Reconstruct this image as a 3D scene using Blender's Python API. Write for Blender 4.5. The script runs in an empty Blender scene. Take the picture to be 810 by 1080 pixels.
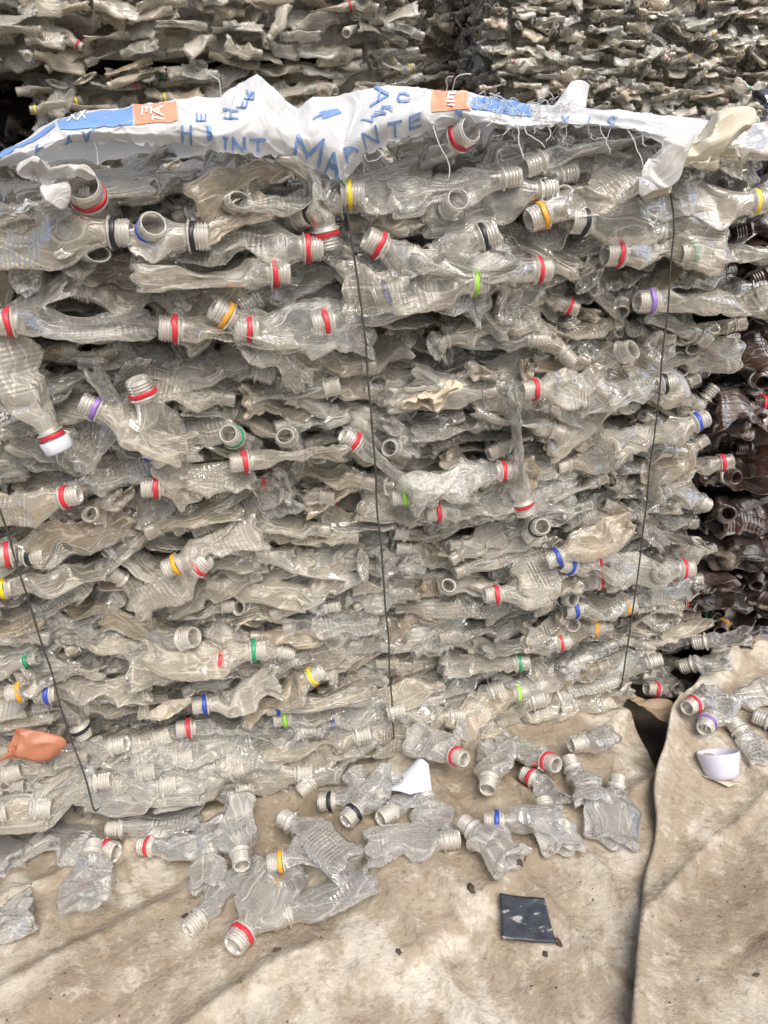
import bpy, math, random
import numpy as np
from mathutils import Matrix, Vector

SEED = 11
rng = np.random.default_rng(SEED)
random.seed(SEED)
sc = bpy.context.scene
COL = sc.collection
PI = math.pi

# ------------------------------------------------------------------ camera
PITCH, ROLL, CAMH, F = 26.0, 4.0, 0.80, 780.0
p_, r_ = math.radians(PITCH), math.radians(ROLL)
fw = np.array([0, math.cos(p_), -math.sin(p_)])
rt0 = np.array([1.0, 0, 0])
up0 = np.cross(rt0, fw)
rt = math.cos(r_) * rt0 - math.sin(r_) * up0
up = math.sin(r_) * rt0 + math.cos(r_) * up0
CAM = np.array([0, 0, CAMH])
cd = bpy.data.cameras.new('camera')
cam = bpy.data.objects.new('camera', cd)
COL.objects.link(cam)
cam.matrix_world = Matrix(((rt[0], up[0], -fw[0], CAM[0]), (rt[1], up[1], -fw[1], CAM[1]),
                           (rt[2], up[2], -fw[2], CAM[2]), (0, 0, 0, 1)))
cd.sensor_fit = 'VERTICAL'
cd.sensor_height = 36.0
cd.lens = 36.0 * F / 1080.0
cd.clip_start = 0.02
cd.clip_end = 500
sc.camera = cam


def ray(x, y):
    return fw + rt * (x - 405) / F - up * (y - 540) / F


def ground(x, y, z=0.0):
    d = ray(x, y)
    return CAM + d * ((z - CAMH) / d[2])


def project(P):
    d = np.asarray(P) - CAM
    a = d @ fw
    return 405 + F * (d @ rt) / a, 540 - F * (d @ up) / a


# bale face frame: W(u along the face, v up, o out of the face towards the viewer)
YAW = math.radians(10.66)
C0 = (ground(97, 845) + ground(655, 730)) / 2
U = np.array([math.cos(YAW), math.sin(YAW), 0])
N = np.array([math.sin(YAW), -math.cos(YAW), 0])
Z = np.array([0, 0, 1.0])


def W(u, v, o=0.0):
    return C0 + U * u + Z * v + N * o


def face(x, y, o=0.0):
    d = ray(x, y)
    c = C0 + N * o
    t = (N @ (c - CAM)) / (N @ d)
    P = CAM + d * t - C0
    return float(P @ U), float(P[2])


# ------------------------------------------------------------------ noise
def _h(i, j, k, s):
    n = (i.astype(np.int64) * 374761393 + j.astype(np.int64) * 668265263 + k.astype(np.int64) * 214748357 + int(s) * 1274126177) & 0xFFFFFFFF
    n = ((n ^ (n >> 13)) * 1274126177) & 0xFFFFFFFF
    n = ((n ^ (n >> 16)) * 224682251) & 0xFFFFFFFF
    n = n ^ (n >> 15)
    return (n & 0xFFFFFF) / float(0x7FFFFF) - 1.0


def vn(p, s=0):
    p = np.asarray(p, float)
    f = np.floor(p)
    i = f.astype(np.int64)
    q = p - f
    q = q * q * q * (q * (q * 6 - 15) + 10)
    x, y, z = q[..., 0], q[..., 1], q[..., 2]
    I, J, K = i[..., 0], i[..., 1], i[..., 2]
    def L(a, b, t): return a + (b - a) * t
    return L(L(L(_h(I, J, K, s), _h(I + 1, J, K, s), x), L(_h(I, J + 1, K, s), _h(I + 1, J + 1, K, s), x), y),
             L(L(_h(I, J, K + 1, s), _h(I + 1, J, K + 1, s), x), L(_h(I, J + 1, K + 1, s), _h(I + 1, J + 1, K + 1, s), x), y), z)


def fbm(p, s=0, o=3):
    a, r = 1.0, 0.0
    p = np.asarray(p, float)
    for k in range(o):
        r = r + a * vn(p * (2 ** k) + 7.3 * k, s + k)
        a *= .5
    return r


def sst(a, b, x):
    t = np.clip((x - a) / (b - a), 0, 1)
    return t * t * (3 - 2 * t)


# ------------------------------------------------------------------ materials
class NT:
    def __init__(s, name):
        s.m = bpy.data.materials.new(name)
        s.m.use_nodes = True
        s.t = s.m.node_tree
        s.t.nodes.clear()
        s.out = s.n('ShaderNodeOutputMaterial')

    def n(s, kind, **kw):
        nd = s.t.nodes.new(kind)
        for k, v in kw.items():
            if k.startswith('i_'):
                key = k[2:]
                key = int(key) if key.isdigit() else key.replace('_', ' ')
                s.set(nd.inputs[key], v)
            else:
                setattr(nd, k, v)
        return nd

    def set(s, inp, v):
        if hasattr(v, 'is_output') or isinstance(v, bpy.types.NodeSocket):
            s.t.links.new(v, inp)
        else:
            inp.default_value = v

    def math(s, op, a, b=0.0, c=0.0):
        nd = s.n('ShaderNodeMath', operation=op)
        s.set(nd.inputs[0], a); s.set(nd.inputs[1], b); s.set(nd.inputs[2], c)
        return nd.outputs[0]

    def ramp(s, fac, stops, interp='LINEAR'):
        nd = s.n('ShaderNodeValToRGB')
        nd.color_ramp.interpolation = interp
        e = nd.color_ramp.elements
        while len(e) < len(stops): e.new(0.5)
        for k, (pos, c) in enumerate(stops):
            e[k].position = pos
            e[k].color = (*c, 1) if len(c) == 3 else c
        s.set(nd.inputs[0], fac)
        return nd.outputs[0]

    def noise(s, vec, scale, detail=3, rough=.55):
        nd = s.n('ShaderNodeTexNoise')
        if vec is not None: s.set(nd.inputs['Vector'], vec)
        nd.inputs['Scale'].default_value = scale
        nd.inputs['Detail'].default_value = detail
        nd.inputs['Roughness'].default_value = rough
        return nd.outputs[0]

    def mixc(s, f, a, b, mode='MIX'):
        nd = s.n('ShaderNodeMix', data_type='RGBA', blend_type=mode)
        s.set(nd.inputs[0], f); s.set(nd.inputs[6], a); s.set(nd.inputs[7], b)
        return nd.outputs[2]

    def mixs(s, f, a, b):
        nd = s.n('ShaderNodeMixShader')
        s.set(nd.inputs[0], f); s.set(nd.inputs[1], a); s.set(nd.inputs[2], b)
        return nd.outputs[0]

    def done(s, sh):
        s.t.links.new(sh, s.out.inputs[0])
        return s.m


def c4(c): return (*c, 1.0)


def c4(c): return (*c, 1.0)


FACE = .80


def pet(name, stops, lo, hi, gloss=.9, trans=(.95, .95, .93), rough=.2, transl=.3):
    """thin, dusty, crumpled bottle plastic: see-through film whose dust shows denser the more edge-on it is seen, plus sheen"""
    t = NT(name)
    geo = t.n('ShaderNodeNewGeometry')
    pos = geo.outputs['Position']
    var = t.n('ShaderNodeAttribute', attribute_name='var').outputs['Fac']
    ax = t.n('ShaderNodeAttribute', attribute_name='ax').outputs['Fac']
    rib = t.n('ShaderNodeAttribute', attribute_name='rib').outputs['Fac']
    n1 = t.noise(pos, 26, 5, .65)
    n2 = t.noise(pos, 170, 3, .6)
    col = t.ramp(var, stops)
    dirt = t.ramp(n1, [(.45, (0, 0, 0)), (.68, (1, 1, 1))])
    col = t.mixc(t.math('MULTIPLY', dirt, .38), col, c4(DIRTC))
    spk = t.ramp(n2, [(.66, (0, 0, 0)), (.74, (1, 1, 1))])
    col = t.mixc(t.math('MULTIPLY', spk, .45), col, c4((.24, .18, .11)))
    # ribs round the body and crinkles of the film
    s = t.math('SINE', t.math('MULTIPLY', ax, 2 * PI / .0052))
    hgt = t.math('MULTIPLY', s, rib)
    bc = t.n('ShaderNodeAttribute', attribute_name='bc').outputs['Vector']
    mp = t.n('ShaderNodeMapping', i_Vector=bc)
    mp.inputs['Scale'].default_value = (.22, 1, 1)
    ca = t.math('ABSOLUTE', t.math('SUBTRACT', t.noise(mp.outputs[0], 46, 1, .4), .5))
    cb = t.math('ABSOLUTE', t.math('SUBTRACT', t.noise(mp.outputs[0], 100, 1, .4), .5))
    ca = t.ramp(ca, [(0, (1, 1, 1)), (.035, (0, 0, 0))])
    cb = t.ramp(cb, [(0, (.55, .55, .55)), (.04, (0, 0, 0))])
    n3 = t.math('MAXIMUM', ca, cb)
    n4 = t.noise(pos, 130, 4, .6)
    b1 = t.n('ShaderNodeBump', i_Strength=.34, i_Distance=.0009, i_Height=hgt)
    b2 = t.n('ShaderNodeBump', i_Strength=.45, i_Distance=.0012, i_Height=n3)
    b3 = t.n('ShaderNodeBump', i_Strength=.42, i_Distance=.0020, i_Height=n4)
    t.set(b2.inputs['Normal'], b1.outputs[0])
    t.set(b3.inputs['Normal'], b2.outputs[0])
    nrm = b3.outputs[0]
    lw = t.n('ShaderNodeLayerWeight', i_Blend=.5).outputs['Facing']
    crz = t.math('POWER', n3, 1.5)
    cos = t.math('MAXIMUM', t.math('SUBTRACT', 1.0, lw), .07)
    tau = t.math('MULTIPLY_ADD', n1, (hi - lo) * 1.6, lo - (hi - lo) * .3)
    tau = t.math('MULTIPLY', tau, t.math('MULTIPLY_ADD', var, 1.3, .45))
    tau = t.math('MULTIPLY', tau, t.math('MULTIPLY_ADD', crz, 1.4, 1.0))
    # creases are stress-whitened; edge-on rim light and darker faces are painted into the colour
    wh = t.math('MAXIMUM', t.math('MULTIPLY', crz, .60), t.math('POWER', lw, 2.2))
    col = t.mixc(wh, t.mixc(1.0, col, c4((FACE, FACE, FACE)), 'MULTIPLY'), t.mixc(.55 if FACE < 1 else .0, col, c4((.95, .93, .87))))
    fac = t.math('SUBTRACT', 1.0, t.math('EXPONENT', t.math('MULTIPLY', t.math('DIVIDE', tau, cos), -1.0)))
    fac = t.n('ShaderNodeClamp', i_Value=fac, i_Min=.08, i_Max=.98).outputs[0]
    tr = t.n('ShaderNodeBsdfTransparent', i_Color=c4(trans)).outputs[0]
    df = t.n('ShaderNodeBsdfDiffuse', i_Color=col, i_Normal=nrm).outputs[0]
    tl = t.n('ShaderNodeBsdfTranslucent', i_Color=col, i_Normal=nrm).outputs[0]
    d = t.mixs(transl, df, tl)
    body = t.mixs(fac, tr, d)
    gl = t.n('ShaderNodeBsdfAnisotropic', i_Color=c4((1, 1, 1)), i_Roughness=rough, i_Normal=nrm).outputs[0]
    fr = t.n('ShaderNodeFresnel', i_IOR=1.5, i_Normal=nrm).outputs[0]
    fr = t.math('MINIMUM', t.math('MULTIPLY', fr, gloss), .6)
    return t.done(t.mixs(fr, body, gl))


DIRTC = (.50, .41, .28)
FACE = .74
CLEAR = [(0.0, (.90, .915, .87)), (.3, (.915, .895, .81)), (.55, (.885, .81, .66)), (.8, (.78, .65, .46)), (1.0, (.95, .93, .85))]
M_PET = pet('dusty_clear_plastic', CLEAR, .15, .60, .65, (1, .998, .98), rough=.15, transl=.36)
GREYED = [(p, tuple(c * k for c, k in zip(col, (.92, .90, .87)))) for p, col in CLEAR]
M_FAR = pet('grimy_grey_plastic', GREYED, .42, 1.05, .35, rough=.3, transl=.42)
M_PALE = pet('pale_dusty_plastic', [(p, tuple(c * 1.0 for c in col)) for p, col in CLEAR], .42, 1.05, .35, rough=.3, transl=.42)
M_LOOSE = pet('clear_plastic', [(0.0, (.84, .85, .86)), (.5, (.80, .78, .74)), (1.0, (.86, .84, .79))], .24, .72, .65, rough=.16)
M_NECK = pet('thick_neck_plastic', [(0.0, (.84, .81, .74)), (.6, (.82, .75, .62)), (1.0, (.86, .79, .68))], .28, .75, .9, rough=.13)
DIRTC = (.10, .06, .04)
FACE = 1.0
M_BROWN = pet('brown_plastic', [(0.0, (.030, .016, .012)), (.5, (.085, .036, .022)), (.8, (.05, .045, .04)), (1.0, (.26, .20, .15))], .5, 1.2, .5, (.35, .2, .13), .3)
DIRTC = (.46, .38, .27)


def paint(name, col, rough=.45, var=.12, spec=.5, trans=0.0, scale=60, bump=.1):
    t = NT(name)
    pos = t.n('ShaderNodeNewGeometry').outputs['Position']
    n1 = t.noise(pos, scale, 4, .6)
    f = t.ramp(n1, [(.4, (0, 0, 0)), (.75, (1, 1, 1))])
    dk = tuple(c * .55 + .02 for c in col)
    c = t.mixc(t.math('MULTIPLY', f, var * 3), c4(col), c4(dk))
    b = t.n('ShaderNodeBump', i_Strength=bump, i_Distance=.002, i_Height=t.noise(pos, scale * 3, 3))
    p = t.n('ShaderNodeBsdfPrincipled', i_Base_Color=c, i_Roughness=rough, i_Normal=b.outputs[0])
    p.inputs['Specular IOR Level'].default_value = spec
    sh = p.outputs[0]
    if trans:
        tl = t.n('ShaderNodeBsdfTranslucent', i_Color=c).outputs[0]
        sh = t.mixs(trans, sh, tl)
    return t.done(sh)


RING = {'red': (.58, .028, .045), 'blue': (.022, .07, .42), 'black': (.016, .018, .022), 'yellow': (.76, .58, .02),
        'orange': (.78, .36, .03), 'green': (.015, .28, .12), 'lime': (.30, .66, .05), 'purple': (.27, .16, .50),
        'white': (.75, .74, .70)}
M_RING = {k: paint(k + '_ring_plastic', v, .4, .08) for k, v in RING.items()}
M_CAPW = paint('white_cap_plastic', (.72, .74, .80), .35, .03, .5, .25)
M_WIRE = paint('rusty_steel_wire', (.055, .05, .045), .5, .25)
M_WHITE = paint('white_plastic', (.72, .77, .84), .35, .03, .5, .2)
M_TERRA = paint('terracotta_plastic', (.50, .20, .115), .38, .12, .5, .2)
M_PAPER = paint('cream_paper', (.70, .62, .48), .8, .25, .2, .15)
M_BAG = pet('yellowed_film', [(0, (.86, .80, .64)), (1, (.90, .84, .68))], .8, 1.6, .6)
M_MILKY = pet('milky_film', [(0, (.80, .81, .82)), (1, (.85, .83, .79))], .6, 1.3, .6)
M_BLUE = paint('blue_print', (.17, .31, .60), .5, .12)
M_LETTER = paint('blue_lettering', (.17, .29, .57), .5, .2)
M_ORANGE = paint('orange_print', (.72, .30, .18), .5, .10)
M_WPRINT = paint('white_print', (.80, .80, .80), .5, .05)
M_TAN = paint('tan_flap_plastic', (.42, .31, .20), .55, .2, .4, .1)
M_DIRT = paint('dark_crumb', (.07, .05, .035), .9, .3)


def sack_mat():
    t = NT('woven_white_sack')
    pos = t.n('ShaderNodeNewGeometry').outputs['Position']
    uv = t.n('ShaderNodeAttribute', attribute_name='suv').outputs['Vector']
    sep = t.n('ShaderNodeSeparateXYZ', i_0=uv)
    a = t.math('SINE', t.math('MULTIPLY', sep.outputs[0], 2 * PI / .0028))
    b = t.math('SINE', t.math('MULTIPLY', sep.outputs[1], 2 * PI / .0028))
    h = t.math('MULTIPLY', a, b)
    n1 = t.noise(pos, 30, 4)
    c = t.mixc(t.ramp(n1, [(.45, (0, 0, 0)), (.8, (.55, .55, .55))]), c4((.70, .72, .735)), c4((.50, .475, .42)))
    bm = t.n('ShaderNodeBump', i_Strength=.25, i_Distance=.0006, i_Height=h)
    b2 = t.n('ShaderNodeBump', i_Strength=.5, i_Distance=.004, i_Height=t.n('ShaderNodeTexNoise', noise_type='RIDGED_MULTIFRACTAL', i_Vector=pos, i_Scale=40.0, i_Detail=3.0).outputs[0])
    t.set(b2.inputs['Normal'], bm.outputs[0])
    p = t.n('ShaderNodeBsdfPrincipled', i_Base_Color=c, i_Roughness=.45, i_Normal=b2.outputs[0]).outputs[0]
    tl = t.n('ShaderNodeBsdfTranslucent', i_Color=c).outputs[0]
    return t.done(t.mixs(.25, p, tl))


def tarp_mat():
    t = NT('stained_tan_tarpaulin')
    pos = t.n('ShaderNodeNewGeometry').outputs['Position']
    n_big = t.noise(pos, 3.2, 5, .62)
    n_mid = t.noise(pos, 13, 6, .68)
    n_fine = t.noise(pos, 75, 5, .7)
    mp = t.n('ShaderNodeMapping', i_Vector=pos)
    mp.inputs['Rotation'].default_value = (0, 0, .6)
    mp.inputs['Scale'].default_value = (1, 4.5, 1)
    n_str = t.noise(mp.outputs[0], 14, 5, .7)
    base = t.mixc(t.ramp(n_big, [(.36, (0, 0, 0)), (.64, (1, 1, 1))]), c4((.265, .215, .155)), c4((.385, .333, .258)))
    f = t.math('MULTIPLY', t.ramp(n_mid, [(.49, (0, 0, 0)), (.58, (1, 1, 1))]), t.ramp(n_big, [(.40, (0, 0, 0)), (.60, (1, 1, 1))]))
    base = t.mixc(t.math('MULTIPLY', f, .85), base, c4((.60, .565, .49)))
    f2 = t.ramp(n_str, [(.55, (0, 0, 0)), (.72, (1, 1, 1))])
    base = t.mixc(t.math('MULTIPLY', f2, .5), base, c4((.20, .145, .09)))
    f3 = t.ramp(n_fine, [(.56, (0, 0, 0)), (.70, (1, 1, 1))])
    base = t.mixc(t.math('MULTIPLY', f3, .65), base, c4((.17, .12, .075)))
    f4 = t.ramp(n_fine, [(.30, (1, 1, 1)), (.42, (0, 0, 0))])
    base = t.mixc(t.math('MULTIPLY', f4, .35), base, c4((.68, .63, .52)))
    n_m2 = t.noise(pos, 38, 6, .72)
    base = t.mixc(t.math('MULTIPLY', t.ramp(n_m2, [(.52, (0, 0, 0)), (.64, (1, 1, 1))]), .45), base, c4((.22, .165, .105)))
    base = t.mixc(t.math('MULTIPLY', t.ramp(n_m2, [(.34, (1, 1, 1)), (.44, (0, 0, 0))]), .40), base, c4((.66, .62, .53)))
    vor = t.n('ShaderNodeTexVoronoi', feature='DISTANCE_TO_EDGE', i_Vector=t.n('ShaderNodeVectorMath', operation='ADD', i_0=pos, i_1=t.n('ShaderNodeVectorMath', operation='SCALE', i_0=t.n('ShaderNodeTexNoise', i_Vector=pos, i_Scale=9.0).outputs[1], i_Scale=.16).outputs[0]).outputs[0], i_Scale=9.0).outputs[0]
    crk = t.ramp(vor, [(.0, (0, 0, 0)), (.035, (1, 1, 1))])
    b0 = t.n('ShaderNodeBump', i_Strength=.10, i_Distance=.004, i_Height=crk)
    b1 = t.n('ShaderNodeBump', i_Strength=.7, i_Distance=.012, i_Height=t.noise(pos, 22, 6, .62))
    t.set(b1.inputs['Normal'], b0.outputs[0])
    b2 = t.n('ShaderNodeBump', i_Strength=.65, i_Distance=.004, i_Height=n_fine)
    t.set(b2.inputs['Normal'], b1.outputs[0])
    p = t.n('ShaderNodeBsdfPrincipled', i_Base_Color=base, i_Roughness=.72, i_Normal=b2.outputs[0])
    p.inputs['Specular IOR Level'].default_value = .3
    return t.done(p.outputs[0])


def tile_mat():
    t = NT('scuffed_black_plastic')
    pos = t.n('ShaderNodeNewGeometry').outputs['Position']
    mp = t.n('ShaderNodeMapping', i_Vector=pos)
    mp.inputs['Rotation'].default_value = (0, 0, .25)
    mp.inputs['Scale'].default_value = (1, 2.2, 1)
    a = t.noise(mp.outputs[0], 38, 5, .65)
    f = t.ramp(a, [(.57, (0, 0, 0)), (.63, (1, 1, 1))])
    b = t.noise(pos, 120, 4, .6)
    c = t.mixc(t.ramp(b, [(.4, (0, 0, 0)), (.8, (1, 1, 1))]), c4((.018, .024, .034)), c4((.05, .056, .066)))
    c = t.mixc(t.math('MULTIPLY', f, .8), c, c4((.40, .40, .40)))
    return t.done(t.n('ShaderNodeBsdfPrincipled', i_Base_Color=c, i_Roughness=.42).outputs[0])


def soil_mat():
    t = NT('dark_soil')
    pos = t.n('ShaderNodeNewGeometry').outputs['Position']
    n1 = t.noise(pos, 6, 8, .7)
    c = t.ramp(n1, [(.3, (.03, .025, .02)), (.7, (.12, .095, .07))])
    b = t.n('ShaderNodeBump', i_Strength=.8, i_Distance=.02, i_Height=t.noise(pos, 30, 8, .7))
    return t.done(t.n('ShaderNodeBsdfPrincipled', i_Base_Color=c, i_Roughness=.95, i_Normal=b.outputs[0]).outputs[0])


M_BLACKTILE = tile_mat()
M_SACK, M_TARP, M_SOIL = sack_mat(), tarp_mat(), soil_mat()
M_CORE = paint('compressed_plastic_inside', (.54, .50, .42), .7, .3)
M_COREF = paint('compressed_pale_inside', (.62, .57, .49), .7, .3)
M_CORED = paint('compressed_brown_inside', (.022, .015, .012), .7, .3)


# ------------------------------------------------------------------ mesh helpers
def mesh_np(name, V, Q, mats, attrs=None, smooth=True, mi=None, vec=None):
    """V (n,3), Q (m,4) or list of faces"""
    me = bpy.data.meshes.new(name)
    V = np.asarray(V, np.float32)
    Q = np.asarray(Q, np.int32)
    k = Q.shape[1]
    me.vertices.add(len(V)); me.vertices.foreach_set('co', V.ravel())
    me.loops.add(Q.size); me.loops.foreach_set('vertex_index', Q.ravel())
    me.polygons.add(len(Q))
    me.polygons.foreach_set('loop_start', np.arange(0, Q.size, k, dtype=np.int32))
    me.polygons.foreach_set('loop_total', np.full(len(Q), k, np.int32))
    for m in mats: me.materials.append(m)
    if mi is not None: me.polygons.foreach_set('material_index', np.asarray(mi, np.int32))
    me.polygons.foreach_set('use_smooth', np.full(len(Q), smooth))
    for an, av in (attrs or {}).items():
        a = me.attributes.new(an, 'FLOAT', 'POINT')
        a.data.foreach_set('value', np.asarray(av, np.float32))
    for an, av in (vec or {}).items():
        a = me.attributes.new(an, 'FLOAT_VECTOR', 'POINT')
        a.data.foreach_set('vector', np.asarray(av, np.float32).ravel())
    me.update(calc_edges=True)
    me.validate()
    return me


def grid_faces(nt, nph, wrap=True, base=0):
    i = np.arange(nt - 1)[:, None]
    j = np.arange(nph if wrap else nph - 1)[None, :]
    j2 = (j + 1) % nph
    a = i * nph + j; b = i * nph + j2; c = (i + 1) * nph + j2; d = (i + 1) * nph + j
    return np.stack([a + 0 * i, b + 0 * i, c + 0 * i, d + 0 * i], -1).reshape(-1, 4) + base


def link(name, me, parent=None, mw=None):
    o = bpy.data.objects.new(name, me)
    COL.objects.link(o)
    if parent is not None: o.parent = parent
    if mw is not None: o.matrix_world = mw
    return o


def tag(o, label=None, cat=None, group=None, kind=None):
    if label: o['label'] = label
    if cat: o['category'] = cat
    if group: o['group'] = group
    if kind: o['kind'] = kind
    return o


def tube(path, r, n=8):
    P = np.asarray(path, float)
    T = np.gradient(P, axis=0)
    T /= np.linalg.norm(T, axis=1)[:, None] + 1e-12
    ref = np.array([0.0, 1, 0]) if abs(T[0][1]) < .8 else np.array([1.0, 0, 0])
    A = np.cross(T, ref); A /= np.linalg.norm(A, axis=1)[:, None]
    B = np.cross(T, A)
    an = np.linspace(0, 2 * PI, n, endpoint=False)
    rr = np.broadcast_to(np.asarray(r, float), (len(P),))
    V = P[:, None] + rr[:, None, None] * (A[:, None] * np.cos(an)[None, :, None] + B[:, None] * np.sin(an)[None, :, None])
    return V.reshape(-1, 3), grid_faces(len(P), n)


def lathe(prof, n=24):
    """profile of (x, r) turned about X"""
    pr = np.asarray(prof, float)
    an = np.linspace(0, 2 * PI, n, endpoint=False)
    V = np.stack([np.repeat(pr[:, 0], n), (pr[:, 1][:, None] * np.cos(an)).ravel(), (pr[:, 1][:, None] * np.sin(an)).ravel()], -1)
    return V, grid_faces(len(pr), n)


# ------------------------------------------------------------------ a crushed bottle
def bottle_shell(g, L, R, rn, nt, nph, squash=.35, buckles=9, bend=25, ribs=False, open_up=1.0, seed=0, crease=1.0):
    """Neck base at the origin, neck along +X, body along -X down to x = -L; flat side is Z."""
    # profile
    ts = np.concatenate([np.linspace(0, 1, nt - 7), np.full(7, 1.0)])
    sh = g.uniform(.26, .42)
    r = rn + (R - rn) * sst(0.02, sh, ts) ** g.uniform(.8, 1.3)
    if g.random() < .45:
        wc, ww = g.uniform(.5, .72), g.uniform(.06, .12)
        r -= R * g.uniform(.06, .16) * np.exp(-((ts - wc) / ww) ** 2)
    if g.random() < .4:
        for k in range(3): r -= R * .05 * np.exp(-((ts - (sh + .08 + .13 * k)) / .018) ** 2)
    x = -ts * L
    # base: rounded edge, then a domed-in centre
    be = np.array([1.0, .97, .88, .70, .5, .28, .03])
    r[-7:] = R * be * .985
    dome = g.uniform(.006, .012)
    x[-7:] = -L - np.array([.000, .002, .003, .0015, -.002, -dome * .8, -dome])
    an = np.linspace(0, 2 * PI, nph, endpoint=False) + g.uniform(0, 6)
    P = np.stack([np.repeat(x, nph), (r[:, None] * np.cos(an)).ravel(), (r[:, None] * np.sin(an)).ravel()], -1)
    tt = np.repeat(ts, nph)
    ax = P[:, 0].copy()
    bc = P + g.uniform(-3, 3, 3)
    # petal foot
    pet_ = (tt >= .999) & (np.hypot(P[:, 1], P[:, 2]) > .25 * R)
    P[pet_, 0] += .0035 * (np.cos(5 * np.arctan2(P[pet_, 2], P[pet_, 1])) - .6)
    w = sst(.03, .30, tt)
    # diamond buckles: caps of the shell pushed through a tilted plane leave sharp ridges
    for k in range(buckles):
        xc = -L * g.uniform(.22, 1.02)
        a = g.uniform(0, 2 * PI)
        n = np.array([0, math.cos(a), math.sin(a)])
        d = R * g.uniform(.22, .75)
        kx = g.uniform(.25, .8)
        sx = np.abs(P[:, 0] - xc + g.uniform(-.3, .3) * (P @ np.array([0, -n[2], n[1]])))
        s = P @ n - d - kx * np.maximum(sx - g.uniform(0, .012), 0)
        s = np.maximum(s, 0) * w
        P -= n * (s * (1 + g.uniform(.1, .85)))[:, None]
    # press flat
    so = float(g.integers(1, 9999)) + seed
    nz = P / R
    mid = vn(np.stack([P[:, 0] / .05, P[:, 1] / .06, np.full(len(P), so)], -1), 3) * R * .20
    th = squash * (1 + .34 * vn(np.stack([P[:, 0] / .035, P[:, 1] / .03, np.full(len(P), so + 9.)], -1), 5))
    th = th + .12 * sst(.9, 1.0, tt)
    th = np.clip(th, .06, 1.1)
    wide = 1 + (1 - squash) * .44
    P[:, 2] = P[:, 2] * (1 + w * (th - 1)) + w * mid * (1 - squash)
    P[:, 1] = P[:, 1] * (1 + w * (wide - 1)) + w * R * .10 * vn(np.stack([P[:, 0] / .045, np.full(len(P), so), 0 * tt], -1), 8)
    # creases running mostly along the bottle
    q = np.stack([P[:, 0] / .050, P[:, 1] / .020, P[:, 2] / .020 + so], -1)
    rid = 1 - np.abs(vn(q, 11)) * 2
    q2 = np.stack([P[:, 0] / .018 + P[:, 1] / .03, P[:, 1] / .013, P[:, 2] / .016 + so], -1)
    rid2 = 1 - np.abs(vn(q2, 17)) * 2
    ang = np.arctan2(P[:, 2] / max(squash, .2), P[:, 1])
    off = w * crease * (.0020 * (rid - .3) + .0010 * rid2)
    P[:, 1] += off * np.cos(ang); P[:, 2] += off * np.sin(ang)
    P[:, 0] += w * .004 * vn(q * .7, 23)
    # kinks of the whole body behind the shoulder
    for k in range(2):
        xk = -L * (g.uniform(.18, .35) if k == 0 else g.uniform(.5, .8))
        b = math.radians(g.normal(0, bend) * (1 if k == 0 else .8))
        axis = 0 if g.random() < .65 else 1
        f = sst(0, .022, xk - P[:, 0]) * b
        c, s = np.cos(f), np.sin(f)
        dx = P[:, 0] - xk
        j = 2 if axis == 0 else 1
        dz = P[:, j].copy()
        P[:, 0] = xk + dx * c - dz * s
        P[:, j] = dx * s + dz * c
    rib = np.where((tt > sh + .04) & (tt < .93), 1.0, 0.0) * (1.0 if ribs else 0.0)
    return P, grid_faces(nt, nph), ax, rib, bc


def neck_profile(rn=.0125, ln=.021):
    k = rn / .0125
    ri = rn - .0018
    pr = [(-.004, ri), (.001, ri), (.012, ri), (ln - .0005, ri), (ln, ri + .0006), (ln, rn - .0004), (ln - .001, rn)]
    for q in range(3):
        x0 = ln - .0035 - q * .0034
        pr += [(x0 + .0012, rn), (x0 + .0006, rn + .0013), (x0 - .0004, rn + .0013), (x0 - .001, rn)]
    pr += [(.0088, rn), (.0080, rn + .0016), (.0072, rn + .0016), (.0066, rn), (.0028, rn + .0002), (.0022, rn + .0036), (.0006, rn + .0038), (.0000, rn + .0006), (-.004, rn + .0004)]
    return pr


def ring_profile(rn=.0125):
    a, b = rn + .0012, rn + .0030
    return [(.0026, a), (.0028, b - .0003), (.0036, b), (.0066, b), (.0078, b - .0004), (.0080, a), (.0026, a)]


NECK_ME = []
for rn in (.0104, .0124, .0150):
    V, Q = lathe(neck_profile(rn), 28)
    NECK_ME.append(mesh_np('neck', V, Q, [M_NECK], {'var': np.full(len(V), .3), 'ax': V[:, 0], 'rib': np.zeros(len(V))}))
RN = (.0104, .0124, .0150)
RING_ME = {}


def ring_mesh(col, ki):
    if (col, ki) not in RING_ME:
        V, Q = lathe(ring_profile(RN[ki]), 28)
        an = np.arctan2(V[:, 2], V[:, 1])
        V[:, 0] += .0007 * np.sin(2 * an) + .0004 * np.sin(5 * an)
        RING_ME[(col, ki)] = mesh_np('neck_ring', V, Q, [M_RING[col]])
    return RING_ME[(col, ki)]


def cap_mesh():
    rn = .0125
    pr = [(.009, rn + .001), (.009, rn + .0032), (.0215, rn + .0030), (.0235, rn + .0022), (.024, rn), (.0238, .004), (.0238, .0003)]
    V, Q = lathe(pr, 40)
    an = np.arctan2(V[:, 2], V[:, 1])
    k = (np.hypot(V[:, 1], V[:, 2]) > rn + .002)
    V[k, 1:] *= (1 + .018 * np.sign(np.sin(20 * an[k])))[:, None]
    return mesh_np('cap', V, Q, [M_CAPW])


CAP_ME = None


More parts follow.
